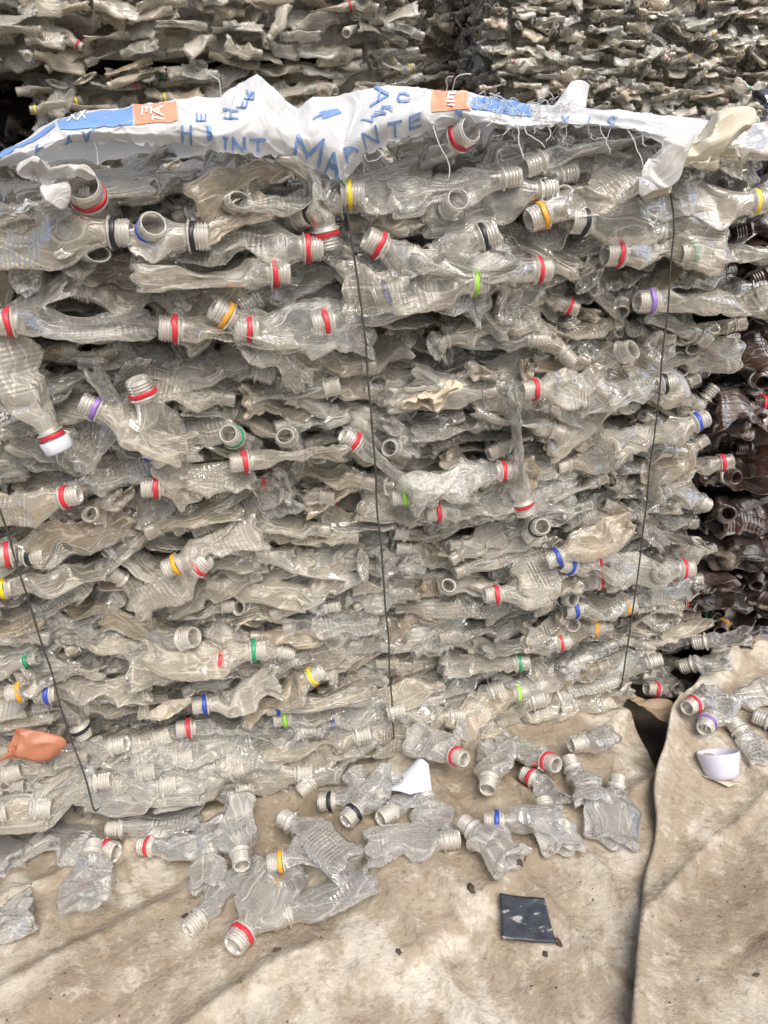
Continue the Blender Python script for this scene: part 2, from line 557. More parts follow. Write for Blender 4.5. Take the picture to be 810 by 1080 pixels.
def frame_face(alpha, beta, gamma):
    """rows of axes for a bottle lying in the bale face: alpha = direction of the neck in the face, beta = roll, gamma = tilt out of it"""
    ca, sa, cg, sg = math.cos(alpha), math.sin(alpha), math.cos(gamma), math.sin(gamma)
    X = (U * ca + Z * sa) * cg + N * sg
    ref = -N if abs(X @ N) < .9 else Z
    Y = ref - X * (ref @ X); Y /= np.linalg.norm(Y)
    Zv = np.cross(X, Y)
    Y2 = Y * math.cos(beta) + Zv * math.sin(beta)
    Z2 = np.cross(X, Y2)
    return np.stack([X, Y2, Z2], 1)


def mat4(Rm, p):
    m = Matrix.Identity(4)
    for i in range(3):
        for j in range(3): m[i][j] = float(Rm[i, j])
        m[i][3] = float(p[i])
    return m


BOTTLES = []


def add_bottle(g, Rm, p, L, R, ki, var, ring=None, cap=False, mat=None, squash=.3, buckles=9, bend=18, ribs=False, nt=66, nph=40, group='', info=None, crease=1.0):
    global CAP_ME
    V, Q, ax, rib, bc = bottle_shell(g, L, R, RN[ki] + .0004, nt, nph, squash, buckles, bend, ribs, crease=crease)
    if (info or {}).get('where') == 'bale':          # the bale press and the wires hold everything in
        Wv = V @ Rm.T + p
        ov = (Wv - C0) @ N; uv_ = (Wv - C0) @ U; vv_ = Wv[:, 2]
        dd = np.min(np.abs(uv_[:, None] - WIRE_U(vv_)), axis=1)
        lim = BULGE(uv_, vv_) + .052 + .045 * np.clip((.10 - vv_) / .08, 0, 1) - .028 * np.exp(-(dd / .025) ** 2)
        cut = np.where(ov > lim, (ov - lim) * .75, 0)
        Wv = Wv - N * cut[:, None]
        Wv[:, 2] -= np.maximum(Wv[:, 2] - .800, 0) * .8
        V = (Wv - p) @ np.linalg.inv(Rm).T
    me = mesh_np('crushed_bottle', V, Q, [mat or M_PET], {'var': np.full(len(V), var), 'ax': ax, 'rib': rib}, vec={'bc': bc})
    o = link('crushed_bottle', me, None, mat4(Rm, p))
    link('neck', NECK_ME[ki], o)
    if ring: link('neck_ring', ring_mesh(ring, ki), o)
    if cap:
        CAP_ME = CAP_ME or cap_mesh()
        link('cap', CAP_ME, o)
    o['category'] = 'bottle'
    o['group'] = group
    cen = p + Rm @ np.array([-L * .45, 0, 0])
    nk = p + Rm @ np.array([.006, 0, 0])
    d = dict(o=o, cen=project(cen), nk=project(nk), ring=ring, var=var, L=L, R=R, ki=ki, X=Rm[:, 0], ribs=ribs, squash=squash, cap=cap)
    d.update(info or {})
    BOTTLES.append(d)
    return o

# ------------------------------------------------------------------ the bale: bottles with coloured rings, where the photograph has them
RINGS = [
    (92, 205, 'red', 'f', 3), (343, 247, 'red', -80, 0), (398, 258, 'red', 150, 0), (325, 262, 'red', 0, 0), (290, 288, 'red', 0, 0),
    (487, 143, 'red', 'f', 2), (567, 285, 'red', 0, 0), (10, 340, 'red', 180, 1), (183, 347, 'red', 172, 1), (263, 348, 'red', 180, 0),
    (342, 340, 'red', 185, 0), (150, 413, 'red', 105, 0), (55, 460, 'red', -70, 4), (372, 465, 'red', 140, 0), (70, 524, 'red', 10, 0),
    (163, 514, 'red', 175, 0), (245, 460, 'green', 'f', 0), (257, 487, 'red', 180, 0), (8, 585, 'red', 180, 1), (210, 597, 'red', 40, 0),
    (562, 411, 'red', 182, 0), (530, 497, 'red', 0, 0), (460, 540, 'red', 180, 0), (551, 531, 'red', -75, 1), (630, 588, 'red', 15, 0),
    (632, 612, 'red', 5, 0), (522, 627, 'red', 180, 0), (720, 600, 'red', 0, 1), (234, 697, 'red', 0, 0), (198, 768, 'red', 178, 0),
    (590, 678, 'red', 0, 0), (525, 780, 'red', 0, 0), (432, 790, 'red', 30, 0), (690, 727, 'red', 165, 0), (650, 268, 'red', 180, 0),
    (405, 307, 'blue', 200, 0), (163, 478, 'blue', -60, 0), (587, 588, 'blue', 200, 0), (600, 596, 'blue', 160, 0), (605, 643, 'blue', 180, 0),
    (735, 445, 'blue', 20, 0), (50, 732, 'blue', 180, 0), (215, 743, 'blue', 180, 0), (350, 758, 'blue', 180, 0), (292, 745, 'blue', 180, 0),
    (305, 832, 'blue', 205, 0), (175, 842, 'blue', 200, 0), (160, 243, 'blue', 'f', 0), (103, 838, 'blue', 45, 0),
    (510, 250, 'black', 20, 1), (614, 234, 'black', 176, 2), (33, 585, 'black', 0, 0), (568, 556, 'black', 'f', 0), (597, 630, 'black', 'f', 0),
    (85, 768, 'black', -75, 0), (122, 246, 'black', 0, 2), (205, 250, 'black', 0, 1), (700, 405, 'black', 10, 0), (695, 607, 'black', 'f', 0),
    (368, 205, 'yellow', 0, 1), (795, 214, 'yellow', 5, 1), (185, 596, 'orange', 200, 0), (237, 332, 'orange', 145, 0), (660, 640, 'orange', 0, 0),
    (627, 662, 'orange', 0, 0), (20, 730, 'orange', 180, 0), (570, 228, 'orange', 200, 0), (3, 620, 'yellow', 180, 0), (330, 713, 'yellow', 30, 0),
    (425, 523, 'lime', 185, 0), (268, 686, 'green', 0, 1), (547, 699, 'green', 0, 0), (727, 268, 'green', 180, 0), (500, 298, 'lime', 0, 1),
    (299, 757, 'lime', 180, 0), (546, 731, 'lime', 0, 0), (684, 318, 'purple', 180, 1), (100, 430, 'purple', 150, 0),
]


def right_limit(v):
    """u of the ragged right end of the bale at height v"""
    return float(np.interp(v, [-.02, .1, .2, .32, .45, .55, .65, .74, .85], [.505, .515, .515, .505, .500, .515, .545, .545, .50]))


XM = ([190, 235, 310, 430, 560, 650, 768], [362, 369, 380, 392, 400, 408, 414])
XRt = ([196, 240, 330, 450, 600, 728], [707, 711, 704, 691, 673, 656])
XL = ([175, 320, 430, 540, 600, 690, 770, 843], [-130, -80, -40, 0, 20, 48, 72, 97])
WU = []
for ys_, xs_ in (XM, XRt, XL):
    q = [face(x, y, .03) for x, y in zip(xs_, ys_)]
    WU.append((np.array([b for a, b in q])[::-1], np.array([a for a, b in q])[::-1]))


def WIRE_U(v):
    """u of the three baling wires at the heights v"""
    return np.stack([np.interp(v, a, b) for a, b in WU], -1)


def BULGE(u, v):
    d = np.min(np.abs(u[:, None] - WIRE_U(v)), axis=1)
    return .018 * np.minimum(d / .12, 1) + .018 * np.sin(PI * np.clip(v / .8, 0, 1)) - .012


def bulge(u, v):
    """how far the face stands out between the wires"""
    return float(BULGE(np.array([u]), np.array([v]))[0])


occupied = []
gB = np.random.default_rng(5)


def TILT(al, v):
    """roll that turns the pressed flat side up and out of the bale, more so higher up"""
    b = gB.normal(.25 + .45 * v / .8, .5)
    return b if math.cos(al) >= 0 else -b

for (px, py, col, dr, flag) in RINGS:
    o = .024 if py > 200 else .030
    u, v = face(px, py, o)
    o += bulge(u, v)
    u, v = face(px, py, o)
    big = flag in (1, 2, 3) or v > .58
    ki = 1 if big else 0
    if flag == 3: ki = 2
    L = gB.uniform(.085, .12) * (1.2 if big else 1)
    R = gB.uniform(.020, .0255) * (1.15 if big else 1)
    if dr == 'f':
        al, ga, be = gB.uniform(0, PI), math.radians(gB.uniform(50, 68)), gB.uniform(-.6, .6)
        sq = .6
    else:
        al = math.radians(dr - ROLL)
        ga, be = math.radians(gB.uniform(-3, 7)), TILT(al, v)
        sq = gB.uniform(.28, .50)
    Rm = frame_face(al, be, ga)
    p = W(u, v, o) - Rm[:, 0] * .006
    if flag == 2 and dr != 'f': L = .17
    if dr != 'f' and v > .55 and math.sin(math.radians(dr)) < -.5: L = .075
    var = float(gB.choice([.05, .25, .45, .55, .75, .95], p=[.16, .24, .22, .18, .12, .08]))
    if col == 'red' and flag == 4: var = .97
    add_bottle(gB, Rm, p, L, R, ki, var, col, flag == 4, squash=sq, ribs=gB.random() < .55, bend=9, group='crushed bottles pressed into the near bale', info={'where': 'bale'})
    c = (p - Rm[:, 0] * L * .5) - C0
    occupied.append((c @ U, c[2], L * .5 * abs(Rm[:, 0] @ U) + .012, .015 + L * .5 * abs(Rm[2, 0])))

# mouths (n) and feet (b) that look straight out of the bale
for (px, py, kd, ki) in [(66, 266, 'b', 2), (99, 266, 'n', 1), (30, 291, 'b', 1), (248, 216, 'n', 1), (313, 228, 'n', 1), (476, 219, 'n', 1), (590, 214, 'n', 1), (414, 472, 'n', 0),
                         (303, 462, 'n', 0), (432, 597, 'b', 1), (655, 372, 'n', 1), (640, 196, 'b', 1), (535, 318, 'b', 0), (690, 365, 'b', 1), (395, 590, 'b', 0), (515, 395, 'b', 1), (600, 655, 'n', 0), (560, 690, 'b', 0)]:
    o = bulge(*face(px, py, 0)) + .008
    u, v = face(px, py, o)
    L, R = gB.uniform(.09, .11), gB.uniform(.022, .029)
    ga = math.radians(gB.uniform(58, 74)) * (1 if kd == 'n' else -1)
    Rm = frame_face(gB.uniform(0, PI) * (1 if kd == 'n' else -1), gB.uniform(-.6, .6), ga)
    p = W(u, v, o) if kd == 'n' else W(u, v, o) + Rm[:, 0] * L
    Rm = Rm * np.array([1, gB.uniform(.62, .95), 1.0])[None]
    add_bottle(gB, Rm, p, L, R, ki, float(gB.choice([.05, .3, .45, .6])), None, squash=.62, bend=6, buckles=5, ribs=False, group='crushed bottles pressed into the near bale', info={'where': 'bale'})
    occupied.append((u, v, .026, .018))
# ------------------------------------------------------------------ the bale: all the other bottles of its front, row on row
cands = []
row = 0
v = .018
while v < .80:
    u = -.60 + gB.uniform(0, .1)
    while u < .56:
        vv = v + .013 * float(vn(np.array([u / .2, row * 3.1, 0.]), 2)) + gB.normal(0, .007)
        cands.append((u, vv))
        u += gB.uniform(.048, .082) * (1.15 if v > .6 else 1.0)
    v += .0165 if v < .55 else .022
    row += 1
gB.shuffle(cands)
specs = []
for (u, v) in cands:
    if u > right_limit(v) - .025: continue
    x, y = project(W(u, v))
    if x < -60 or x > 850: continue
    if any(((u - a) / (hu * .62 + .010)) ** 2 + ((v - b) / (hv * .6 + .004)) ** 2 < 1 for a, b, hu, hv in occupied): continue
    k = gB.random()
    top = v > .64
    big = 1.22 if top else 1.0
    L = gB.uniform(.062, .108) * big
    R = gB.uniform(.0155, .0225) * big
    slope = .1 * float(vn(np.array([u / .15, v / .1, 4.]), 4))
    ga, be, sq = math.radians(gB.normal(4, 9)), 0, gB.uniform(.26, .55)
    al = slope + math.radians(gB.normal(0, 15 if v < .35 else 22 if v < .72 else 8)) + (PI if gB.random() < .5 else 0)
    be = TILT(al, v)
    o = bulge(u, v) - .022 + gB.uniform(-.016, .014) + (.010 if v > .68 else 0) + (.014 if v > .745 else 0)
    if v < .76 and k < (.20 if top else .10):            # a bottle seen end on: neck or foot towards the viewer
        ga = math.radians(gB.uniform(50, 80)) * (1 if gB.random() < .4 else -1)
        sq = gB.uniform(.3, .7); al = gB.uniform(0, PI) * (1 if ga > 0 else -1)
    elif v < .76 and k < (.62 if top else .44):          # one turned flat side out, slanting
        be = gB.uniform(.8, 1.4) * (1 if math.cos(al) >= 0 else -1)
        al += math.radians(gB.normal(0, 14 if not top else 28)); sq = gB.uniform(.22, .45)
    Rm = frame_face(al, be, ga)
    c = W(u, v, o)
    p = c + Rm[:, 0] * (L * .5)
    if ga < -.7: p = W(u, v, o + .016) + Rm[:, 0] * L * .92
    if ga > .7: p = W(u, v, o + .002)
    over = (p - C0) @ U - right_limit(v)
    if over > .02: p = p - U * (over - .02)
    var = float(np.clip(gB.choice([.05, .25, .45, .55, .75, .95], p=[.22, .22, .18, .17, .11, .10]), 0, 1))
    Rm = Rm * np.array([1, gB.uniform(.74, 1.0), 1.0])[None]
    specs.append((L * R * (1.35 if abs(be) > .8 else 1) * (.9 + .2 * gB.random()), Rm, p, L, R, sq, var))
    occupied.append((u, v, .022, .004))
# the foot of the bale sags out towards the viewer
FOOT = ([-60, 0, 100, 180, 260, 330, 380, 415, 470, 560, 620, 655], [884, 880, 864, 852, 852, 842, 812, 802, 800, 786, 764, 748])
for rw in range(4):
    x = -50 + gB.uniform(0, 30)
    while x < 650:
        y = float(np.interp(x, *FOOT)) - 24 - rw * 16 + gB.normal(0, 3)
        o = (.058 if x < 380 else .040) - .008 * rw + gB.uniform(-.006, .006)
        u, v = face(x, y, o)
        L, R, sq = gB.uniform(.085, .13), gB.uniform(.019, .0255), gB.uniform(.32, .5)
        sl = -math.atan2(float(np.interp(x + 30, *FOOT)) - float(np.interp(x - 30, *FOOT)), 60)
        Rm = frame_face(sl * .7 - math.radians(ROLL) + gB.normal(0, .14) + (PI if gB.random() < .5 else 0), 0, 0)
        Rm = frame_face(math.atan2(Rm[2, 0], Rm[:, 0] @ U), gB.normal(.45, .3) * (1 if Rm[:, 0] @ U > 0 else -1), math.radians(gB.normal(0, 8)))
        if not any(((u - a) / (hu * .5)) ** 2 + ((v - b) / (hv * .5)) ** 2 < 1 for a, b, hu, hv in occupied[:len(RINGS)]):
            specs.append((L * R * (1.5 if rw < 2 else 1.1), Rm, W(u, max(v, .018), o) + Rm[:, 0] * L * .5, L, R, sq, float(gB.choice([.05, .25, .3, .5, .6]))))
        x += gB.uniform(32, 54)
specs.sort(key=lambda q: -q[0])
N_OWN = 300 - len(BOTTLES) - 52          # the largest; the loose ones on the tarpaulin count too
for (_, Rm, p, L, R, sq, var) in specs[:N_OWN]:
    add_bottle(gB, Rm, p, L, R, int(gB.choice([0, 0, 0, 1])), var, None, squash=sq, ribs=gB.random() < .3, bend=6, buckles=int(gB.integers(3, 9)),
               group='crushed bottles pressed into the near bale', info={'where': 'bale'})
FRONT = [(Rm, p) for (_, Rm, p, L, R, sq, var) in specs[N_OWN:]]
print('ring bottles', len(RINGS), 'own fill', N_OWN, 'front mass', len(FRONT))

# ------------------------------------------------------------------ masses of further bottles (past the 300 that show largest)
def make_protos(n, nt, nph, seed, nn=12, ringp=.22, rings=('red', 'red', 'red', 'blue', 'white', 'yellow', 'green', 'black'), sq=(.2, .45)):
    out = []
    names = list(RING)
    g = np.random.default_rng(seed)
    for k in range(n):
        L, R = g.uniform(.064, .108), g.uniform(.0158, .0228)
        V, Q, ax, rib, bc = bottle_shell(g, L, R, .0100, nt, nph, g.uniform(*sq), int(g.integers(3, 8)), 8, g.random() < .3)
        parts = [(V, Q, 0)]
        kn = np.array([.85, .78, .78])
        Vn, Qn = lathe([(.001, .0107), (.021, .0107), (.021, .0125), (.017, .0138), (.015, .0125), (.0115, .0138), (.009, .0125), (.003, .0128), (.0022, .016), (.0004, .016)], nn)
        parts.append((Vn * kn, Qn, 1))
        ring = g.random() < ringp
        if ring:
            Vr, Qr = lathe([(.0026, .0137), (.0028, .0157), (.0078, .0157), (.008, .0137)], nn)
            parts.append((Vr * kn, Qr, 2 + names.index(str(g.choice(rings)))))
        VV, QQ, MI = [], [], []
        b = 0
        for Vp, Qp, m in parts:
            VV.append(Vp); QQ.append(Qp + b); MI.append(np.full(len(Qp), m)); b += len(Vp)
        axx = np.concatenate([ax, np.zeros(b - len(ax))]); rb = np.concatenate([rib, np.zeros(b - len(ax))])
        bcc = np.concatenate([bc, np.zeros((b - len(bc), 3))])
        out.append((np.concatenate(VV), np.concatenate(QQ), np.concatenate(MI), axx, rb, bcc))
    return out


def mass(name, places, protos, mats, seed, scale=1.0):
    """places: list of (3x3 axes, neck-base point); every place gets one of the shapes, mirrored or not, in one mesh"""
    g = np.random.default_rng(seed)
    VV, QQ, MI, VA, AX, RB, BC = [], [], [], [], [], [], []
    b = 0
    for (Rm, p) in places:
        V, Q, mi, ax, rb, bcp = protos[int(g.integers(len(protos)))]
        s = g.uniform(.88, 1.12) * scale
        V2 = V * s
        if g.random() < .5: V2 = V2 * np.array([1, -1, 1]); Q = Q[:, ::-1]
        VV.append(V2 @ Rm.T + p); QQ.append(Q + b); MI.append(mi); b += len(V)
        VA.append(np.full(len(V), g.choice([.05, .25, .45, .6, .8, .97], p=[.22, .22, .18, .17, .11, .10]))); AX.append(ax); RB.append(rb); BC.append(bcp + g.uniform(-2, 2, 3))
    return mesh_np(name, np.concatenate(VV), np.concatenate(QQ), mats, {'var': np.concatenate(VA), 'ax': np.concatenate(AX), 'rib': np.concatenate(RB)}, vec={'bc': np.concatenate(BC)}, mi=np.concatenate(MI))


MATSF = [M_FAR, M_FAR] + [M_RING[k] for k in RING]
MATS = [M_PET, M_NECK] + [M_RING[k] for k in RING]
PRO_A = make_protos(56, 48, 26, 31, 14, .12)
PRO_B = make_protos(36, 24, 14, 47, 8, .22, sq=(.2, .4))


def axes(Xd, flat, roll):
    """axes with the neck along Xd and the flat side turned to 'flat', rolled about X"""
    X = np.asarray(Xd, float); X = X / np.linalg.norm(X)
    Zz = np.asarray(flat, float); Zz = Zz - X * (X @ Zz); Zz /= np.linalg.norm(Zz)
    Y = np.cross(Zz, X)
    c, s = math.cos(roll), math.sin(roll)
    Y2 = Y * c + Zz * s
    return np.stack([X, Y2, np.cross(X, Y2)], 1)


def wall_of_bottles(g, origin, A, B, Nn, ua, ub, va, vb, du, dv, depth, jit, endon=.15, lim=None, skip=None, tilted=.22, flat=None):
    """rows of crushed bottles filling the patch u in [ua,ub], v in [va,vb] of a bale side"""
    out = []
    v = va; r = 0
    while v < vb:
        u = ua + g.uniform(0, du)
        while u < ub:
            vv = v + .014 * float(vn(np.array([u / .25, r * 2.7, depth * 30]), 9)) + g.normal(0, .006)
            if not (lim and u > lim(vv)):
                al = math.radians(g.normal(0, 10)) + (PI if g.random() < .5 else 0)
                ga = math.radians(g.normal(0, 10))
                be = g.normal(.35, .5) * (1 if math.cos(al) >= 0 else -1)
                e = g.random()
                if e < endon: ga = math.radians(g.uniform(45, 80)) * (1 if g.random() < .6 else -1); al = g.uniform(0, 6.28)
                elif e < endon + tilted: be = g.uniform(.7, 1.5) * (1 if math.cos(al) >= 0 else -1); al += math.radians(g.normal(0, 18))
                X = (A * math.cos(al) + B * math.sin(al)) * math.cos(ga) + Nn * math.sin(ga)
                Rm = axes(X, flat if flat is not None else B if abs(X @ B) < .9 else A, be)
                c = origin + A * u + B * vv + Nn * (depth + g.uniform(-jit, jit))
                off = .055 if abs(math.sin(ga)) < .7 else (.02 if ga > 0 else .09)
                if not (skip and skip(c)):
                    out.append((Rm, c + Rm[:, 0] * off))
            u += g.uniform(.75, 1.25) * du
        v += dv; r += 1
    return out


gS = np.random.default_rng(77)
BW, BD, BH = 0.0, .75, .79
pl = []
# behind the front bottles, then the part of the front outside the picture, the right end and the top
pl += wall_of_bottles(gS, C0, U, Z, N, -.62, .50, .02, .80, .068, .019, -.042, .012, .1, lambda v: right_limit(v) - .04)
pl += wall_of_bottles(gS, C0, U, Z, N, -.62, .46, .03, .79, .08, .026, -.072, .012, .1, lambda v: right_limit(v) - .07)
pl += wall_of_bottles(gS, C0, U, Z, N, -.95, -.64, .02, .80, .09, .026, -.02, .015)
E0 = C0 + U * .43
pl += wall_of_bottles(gS, E0, -N, Z, U, .03, .72, .02, .68, .09, .028, .035, .02, .25)
pl += wall_of_bottles(gS, E0, -N, Z, U, .05, .70, .02, .78, .10, .036, -.01, .02, .2)
T0 = C0 + Z * .755
pl += wall_of_bottles(gS, T0, U, -N, Z, -.92, .46, .06, .72, .10, .05, .0, .008, .0, tilted=0, flat=Z)
pl += wall_of_bottles(gS, T0, U, -N, Z, -.92, .44, .06, .72, .13, .06, -.035, .01, 0, tilted=0, flat=Z)
print('near bale mass', len(pl))
rest = link('crushed_bottles', mass('crushed_bottles', FRONT + pl, PRO_A, MATS, 3))
tag(rest, 'mass of further crushed clear bottles packed deep inside the near bale', 'bottles', None, 'stuff')


def box_mesh(name, o, A, B, Cc, mat, seg=14, amp=.02, seed=1):
    """a lumpy block: corner o, edge vectors A, B, C"""
    VV, QQ = [], []
    b = 0
    s = np.linspace(0, 1, seg)
    for (P0, e1, e2) in ((o, A, B), (o + Cc, A, B), (o, A, Cc), (o + B, A, Cc), (o, B, Cc), (o + A, B, Cc)):
        G = (P0 + s[:, None, None] * e1 + s[None, :, None] * e2).reshape(-1, 3)
        VV.append(G); QQ.append(grid_faces(seg, seg, False, b)); b += len(G)
    V = np.concatenate(VV)
    V = V + amp * np.stack([vn(V / .07, seed), vn(V / .07, seed + 1), vn(V / .07, seed + 2)], -1)
    return mesh_np(name, V, np.concatenate(QQ), [mat])


core = link('packed_core', box_mesh('packed_core', W(-.93, .03, -.105), U * 1.33, -N * .56, Z * .69, M_CORE))
tag(core, None, None, None, None)
core.parent = rest

# ------------------------------------------------------------------ background bales
def far_bale(name, o, A, Nn, width, h0, h1, depth, protos, seed, label, du, dv, endon, scale=1.0, film=None):
    g = np.random.default_rng(seed)
    pl = wall_of_bottles(g, o, A, Z, Nn, 0, width, h0, h1, du, dv, .0, .02, endon)
    pl += wall_of_bottles(g, o, A, Z, Nn, .03, width - .03, h0, h1 - .02, du * 1.15, dv * 1.2, -.045, .015, .1)
    pl += wall_of_bottles(g, o, -Nn, Z, -A, .04, depth, h0, h1, du * 1.1, dv * 1.15, -.02, .015, .3)
    pl += wall_of_bottles(g, o + A * width, -Nn, Z, A, .04, depth, h0, h1, du * 1.1, dv * 1.15, -.02, .015, .3)
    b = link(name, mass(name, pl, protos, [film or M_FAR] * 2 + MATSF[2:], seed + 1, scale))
    tag(b, label, 'bale', None, 'stuff')
    c = link('packed_core', box_mesh('packed_core', o + A * .05 + Z * (h0 - .02) - Nn * .062, A * (width - .1), -Nn * (depth - .15), Z * (h1 - h0), M_COREF, 14, .02, seed), b)
    return b, len(pl)


def at_depth(x, y, Y):
    d = ray(x, y)
    return CAM + d * ((Y - CAM[1]) / d[1])


LB = at_depth(430, 60, 1.95)
LA = at_depth(26, 100, 1.80)
A1 = LB - LA; A1[2] = 0
wid1 = float(np.linalg.norm(A1)); A1 /= wid1
N1 = np.array([A1[1], -A1[0], 0])
o1 = np.array([LA[0], LA[1], 0])
ZT = float(at_depth(26, 62, 1.8)[2])
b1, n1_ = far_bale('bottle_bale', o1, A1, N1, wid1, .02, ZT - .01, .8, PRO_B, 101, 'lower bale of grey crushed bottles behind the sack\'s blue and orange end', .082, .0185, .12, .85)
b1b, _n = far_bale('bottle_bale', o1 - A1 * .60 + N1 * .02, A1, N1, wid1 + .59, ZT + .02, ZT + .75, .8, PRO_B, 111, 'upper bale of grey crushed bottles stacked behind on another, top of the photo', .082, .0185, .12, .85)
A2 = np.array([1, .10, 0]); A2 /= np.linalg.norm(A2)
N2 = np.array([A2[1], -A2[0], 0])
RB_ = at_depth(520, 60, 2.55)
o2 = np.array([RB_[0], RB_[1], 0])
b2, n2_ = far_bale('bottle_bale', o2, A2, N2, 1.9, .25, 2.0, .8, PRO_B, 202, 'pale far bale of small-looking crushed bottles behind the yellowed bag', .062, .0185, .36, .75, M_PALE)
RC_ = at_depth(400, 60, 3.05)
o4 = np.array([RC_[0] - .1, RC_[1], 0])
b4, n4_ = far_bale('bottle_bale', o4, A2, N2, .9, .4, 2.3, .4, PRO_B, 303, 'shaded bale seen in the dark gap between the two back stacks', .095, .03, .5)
MATSD = [M_BROWN, M_BROWN] + [M_RING[k] for k in RING]
gD = np.random.default_rng(44)
oD = o1 - A1 * 1.1 - N1 * .35  # added bale in near-black colours, stands in for the shade of the gap
db = link('gap_shade_bale', mass('gap_shade_bale', wall_of_bottles(gD, oD, A1, Z, N1, 0, 1.2, .02, ZT - .02, .11, .036, 0, .015, .3), PRO_B, MATSD, 45))
tag(db, 'dark stand-in for the shade in the gap beside the lower grey bale', 'bale', None, 'stuff')
link('packed_core', box_mesh('packed_core', oD - N1 * .09, A1 * 1.2, -N1 * .4, Z * (ZT - .02), M_CORED, 14, .02, 4), db)
# ------------------------------------------------------------------ the brown bale beside it
gBr = np.random.default_rng(9)
P0 = W(.50, 0, 0) - N * .035
A3 = np.array([1, .12, 0]); A3 /= np.linalg.norm(A3)
N3 = np.array([A3[1], -A3[0], 0])
o3 = np.array([P0[0] + .035, P0[1], 0])
pb = wall_of_bottles(gBr, o3, A3, Z, N3, .0, .62, .03, .79, .085, .029, .0, .015, .42)
own, other = [], []
for (Rm, p) in pb:
    x, y = project(p - Rm[:, 0] * .05)
    (own if 715 < x < 850 and 215 < y < 740 else other).append((Rm, p))
BROWN = []
for (Rm, p) in own:
    L, R = gBr.uniform(.09, .14), gBr.uniform(.022, .029)
    V, Q, ax, rib, bc = bottle_shell(gBr, L, R, .0108, 54, 32, gBr.uniform(.25, .6), 8, 16, gBr.random() < .3)
    var = float(gBr.choice([.1, .4, .55, .8, .97], p=[.25, .3, .2, .17, .08]))
    me = mesh_np('crushed_brown_bottle', V, Q, [M_BROWN], {'var': np.full(len(V), var), 'ax': ax, 'rib': rib}, vec={'bc': bc})
    o = link('crushed_brown_bottle', me, None, mat4(Rm, p))
    nk = NECK_ME[0].copy(); nk.materials[0] = M_BROWN
    link('neck', nk, o)
    ring = str(gBr.choice(['white', 'orange', 'blue', 'red', 'none'], p=[.14, .08, .05, .05, .68]))
    if ring != 'none': link('neck_ring', ring_mesh(ring, 0), o)
    BROWN.append(dict(o=o, cen=project(p - Rm[:, 0] * .05), nk=project(p), ring=None if ring == 'none' else ring, var=var, X=Rm[:, 0]))
MATSB = [M_BROWN, M_BROWN] + [M_RING[k] for k in RING]
other += wall_of_bottles(gBr, o3, A3, Z, N3, .0, .62, .03, .78, .12, .042, -.045, .012, .2)
other += wall_of_bottles(gBr, o3, A3, Z, N3, .62, 1.1, .03, .79, .11, .036, .0, .015, .3)
other += wall_of_bottles(gBr, o3, -N3, Z, -A3, .04, .6, .03, .78, .12, .04, -.02, .015, .3)
other += wall_of_bottles(gBr, o3 + Z * .775, A3, -N3, Z, .02, 1.1, .04, .6, .12, .05, 0, .012, .1)
bm = link('brown_bottles', mass('brown_bottles', other, PRO_B, MATSB, 15))
tag(bm, 'mass of further dark brown crushed bottles deeper in the brown bale', 'bottles', None, 'stuff')
link('packed_core', box_mesh('packed_core', o3 + A3 * .06 - N3 * .09 + Z * .02, A3 * 1.0, -N3 * .5, Z * .70, M_CORED), bm)

# ------------------------------------------------------------------ ground and the two tarpaulins
G_ = ground
HOLE = [(640, 738), (662, 752), (684, 782), (696, 806)]
EDGE = [(735, 728), (718, 745), (704, 765), (698, 800), (692, 850), (686, 900), (681, 960), (676, 1020), (671, 1090)]
EDGEW = np.array([G_(x, y, .03) for x, y in EDGE])
HOLEW = np.array([G_(x, y, .015) for x, y in HOLE])


def edge_x(y):
    """x of the upper tarpaulin's hem at world y"""
    ys, xs = EDGEW[::-1, 1], EDGEW[::-1, 0]
    y = np.asarray(y, float)
    base = np.interp(y, ys, xs)
    base = np.where(y < ys[0], xs[0] + (y - ys[0]) * .18, base)
    base = np.where(y > ys[-1], xs[-1] + (y - ys[-1]) * .8, base)
    return base + .006 * vn(np.stack([y / .07, 0 * y, 0 * y], -1), 5)


def left_limit_x(y):
    y = np.asarray(y, float)
    a = edge_x(y) + .06
    ys, xs = HOLEW[::-1, 1], HOLEW[::-1, 0]
    h = np.where(y > ys[-1], xs[-1] - (y - ys[-1]) * .5, np.interp(y, ys, xs))
    k = sst(ys[0] - .06, ys[0] + .01, y)
    return a * (1 - k) + h * k


def wrinkles(x, y):
    x = np.asarray(x, float); y = np.asarray(y, float)
    o = 0 * x
    z = .016 * vn(np.stack([x / .30, y / .22, o], -1), 51) + +.010 * vn(np.stack([x / .12 + y / .2, y / .10, o], -1), 52)
    a = x * .82 + y * .57; b = -x * .57 + y * .82
    r = 1 - np.abs(vn(np.stack([a / .40, b / .09, o + 3], -1), 53))
    z += .010 * np.clip(r - .62, 0, 1) / .38
    a = x * .5 - y * .86; b = x * .86 + y * .5
    r = 1 - np.abs(vn(np.stack([a / .30, b / .075, o + 8], -1), 54))
    z += .009 * np.clip(r - .66, 0, 1) / .34
    z += .0012 * vn(np.stack([x / .02, y / .017, o], -1), 55)
    return z


HM = W(.33, 0, .02)


def tarp_z(x, y):
    x = np.asarray(x, float); y = np.asarray(y, float)
    z = wrinkles(x, y) + .012
    z += .032 * np.exp(-(((x - HM[0]) / .14) ** 2 + ((y - HM[1]) / .13) ** 2))
    # lies down into the gap beside the upper sheet
    d = left_limit_x(y) - x
    z -= .02 * np.exp(-np.maximum(d, 0) / .03) * sst(.55, .8, y)
    return z


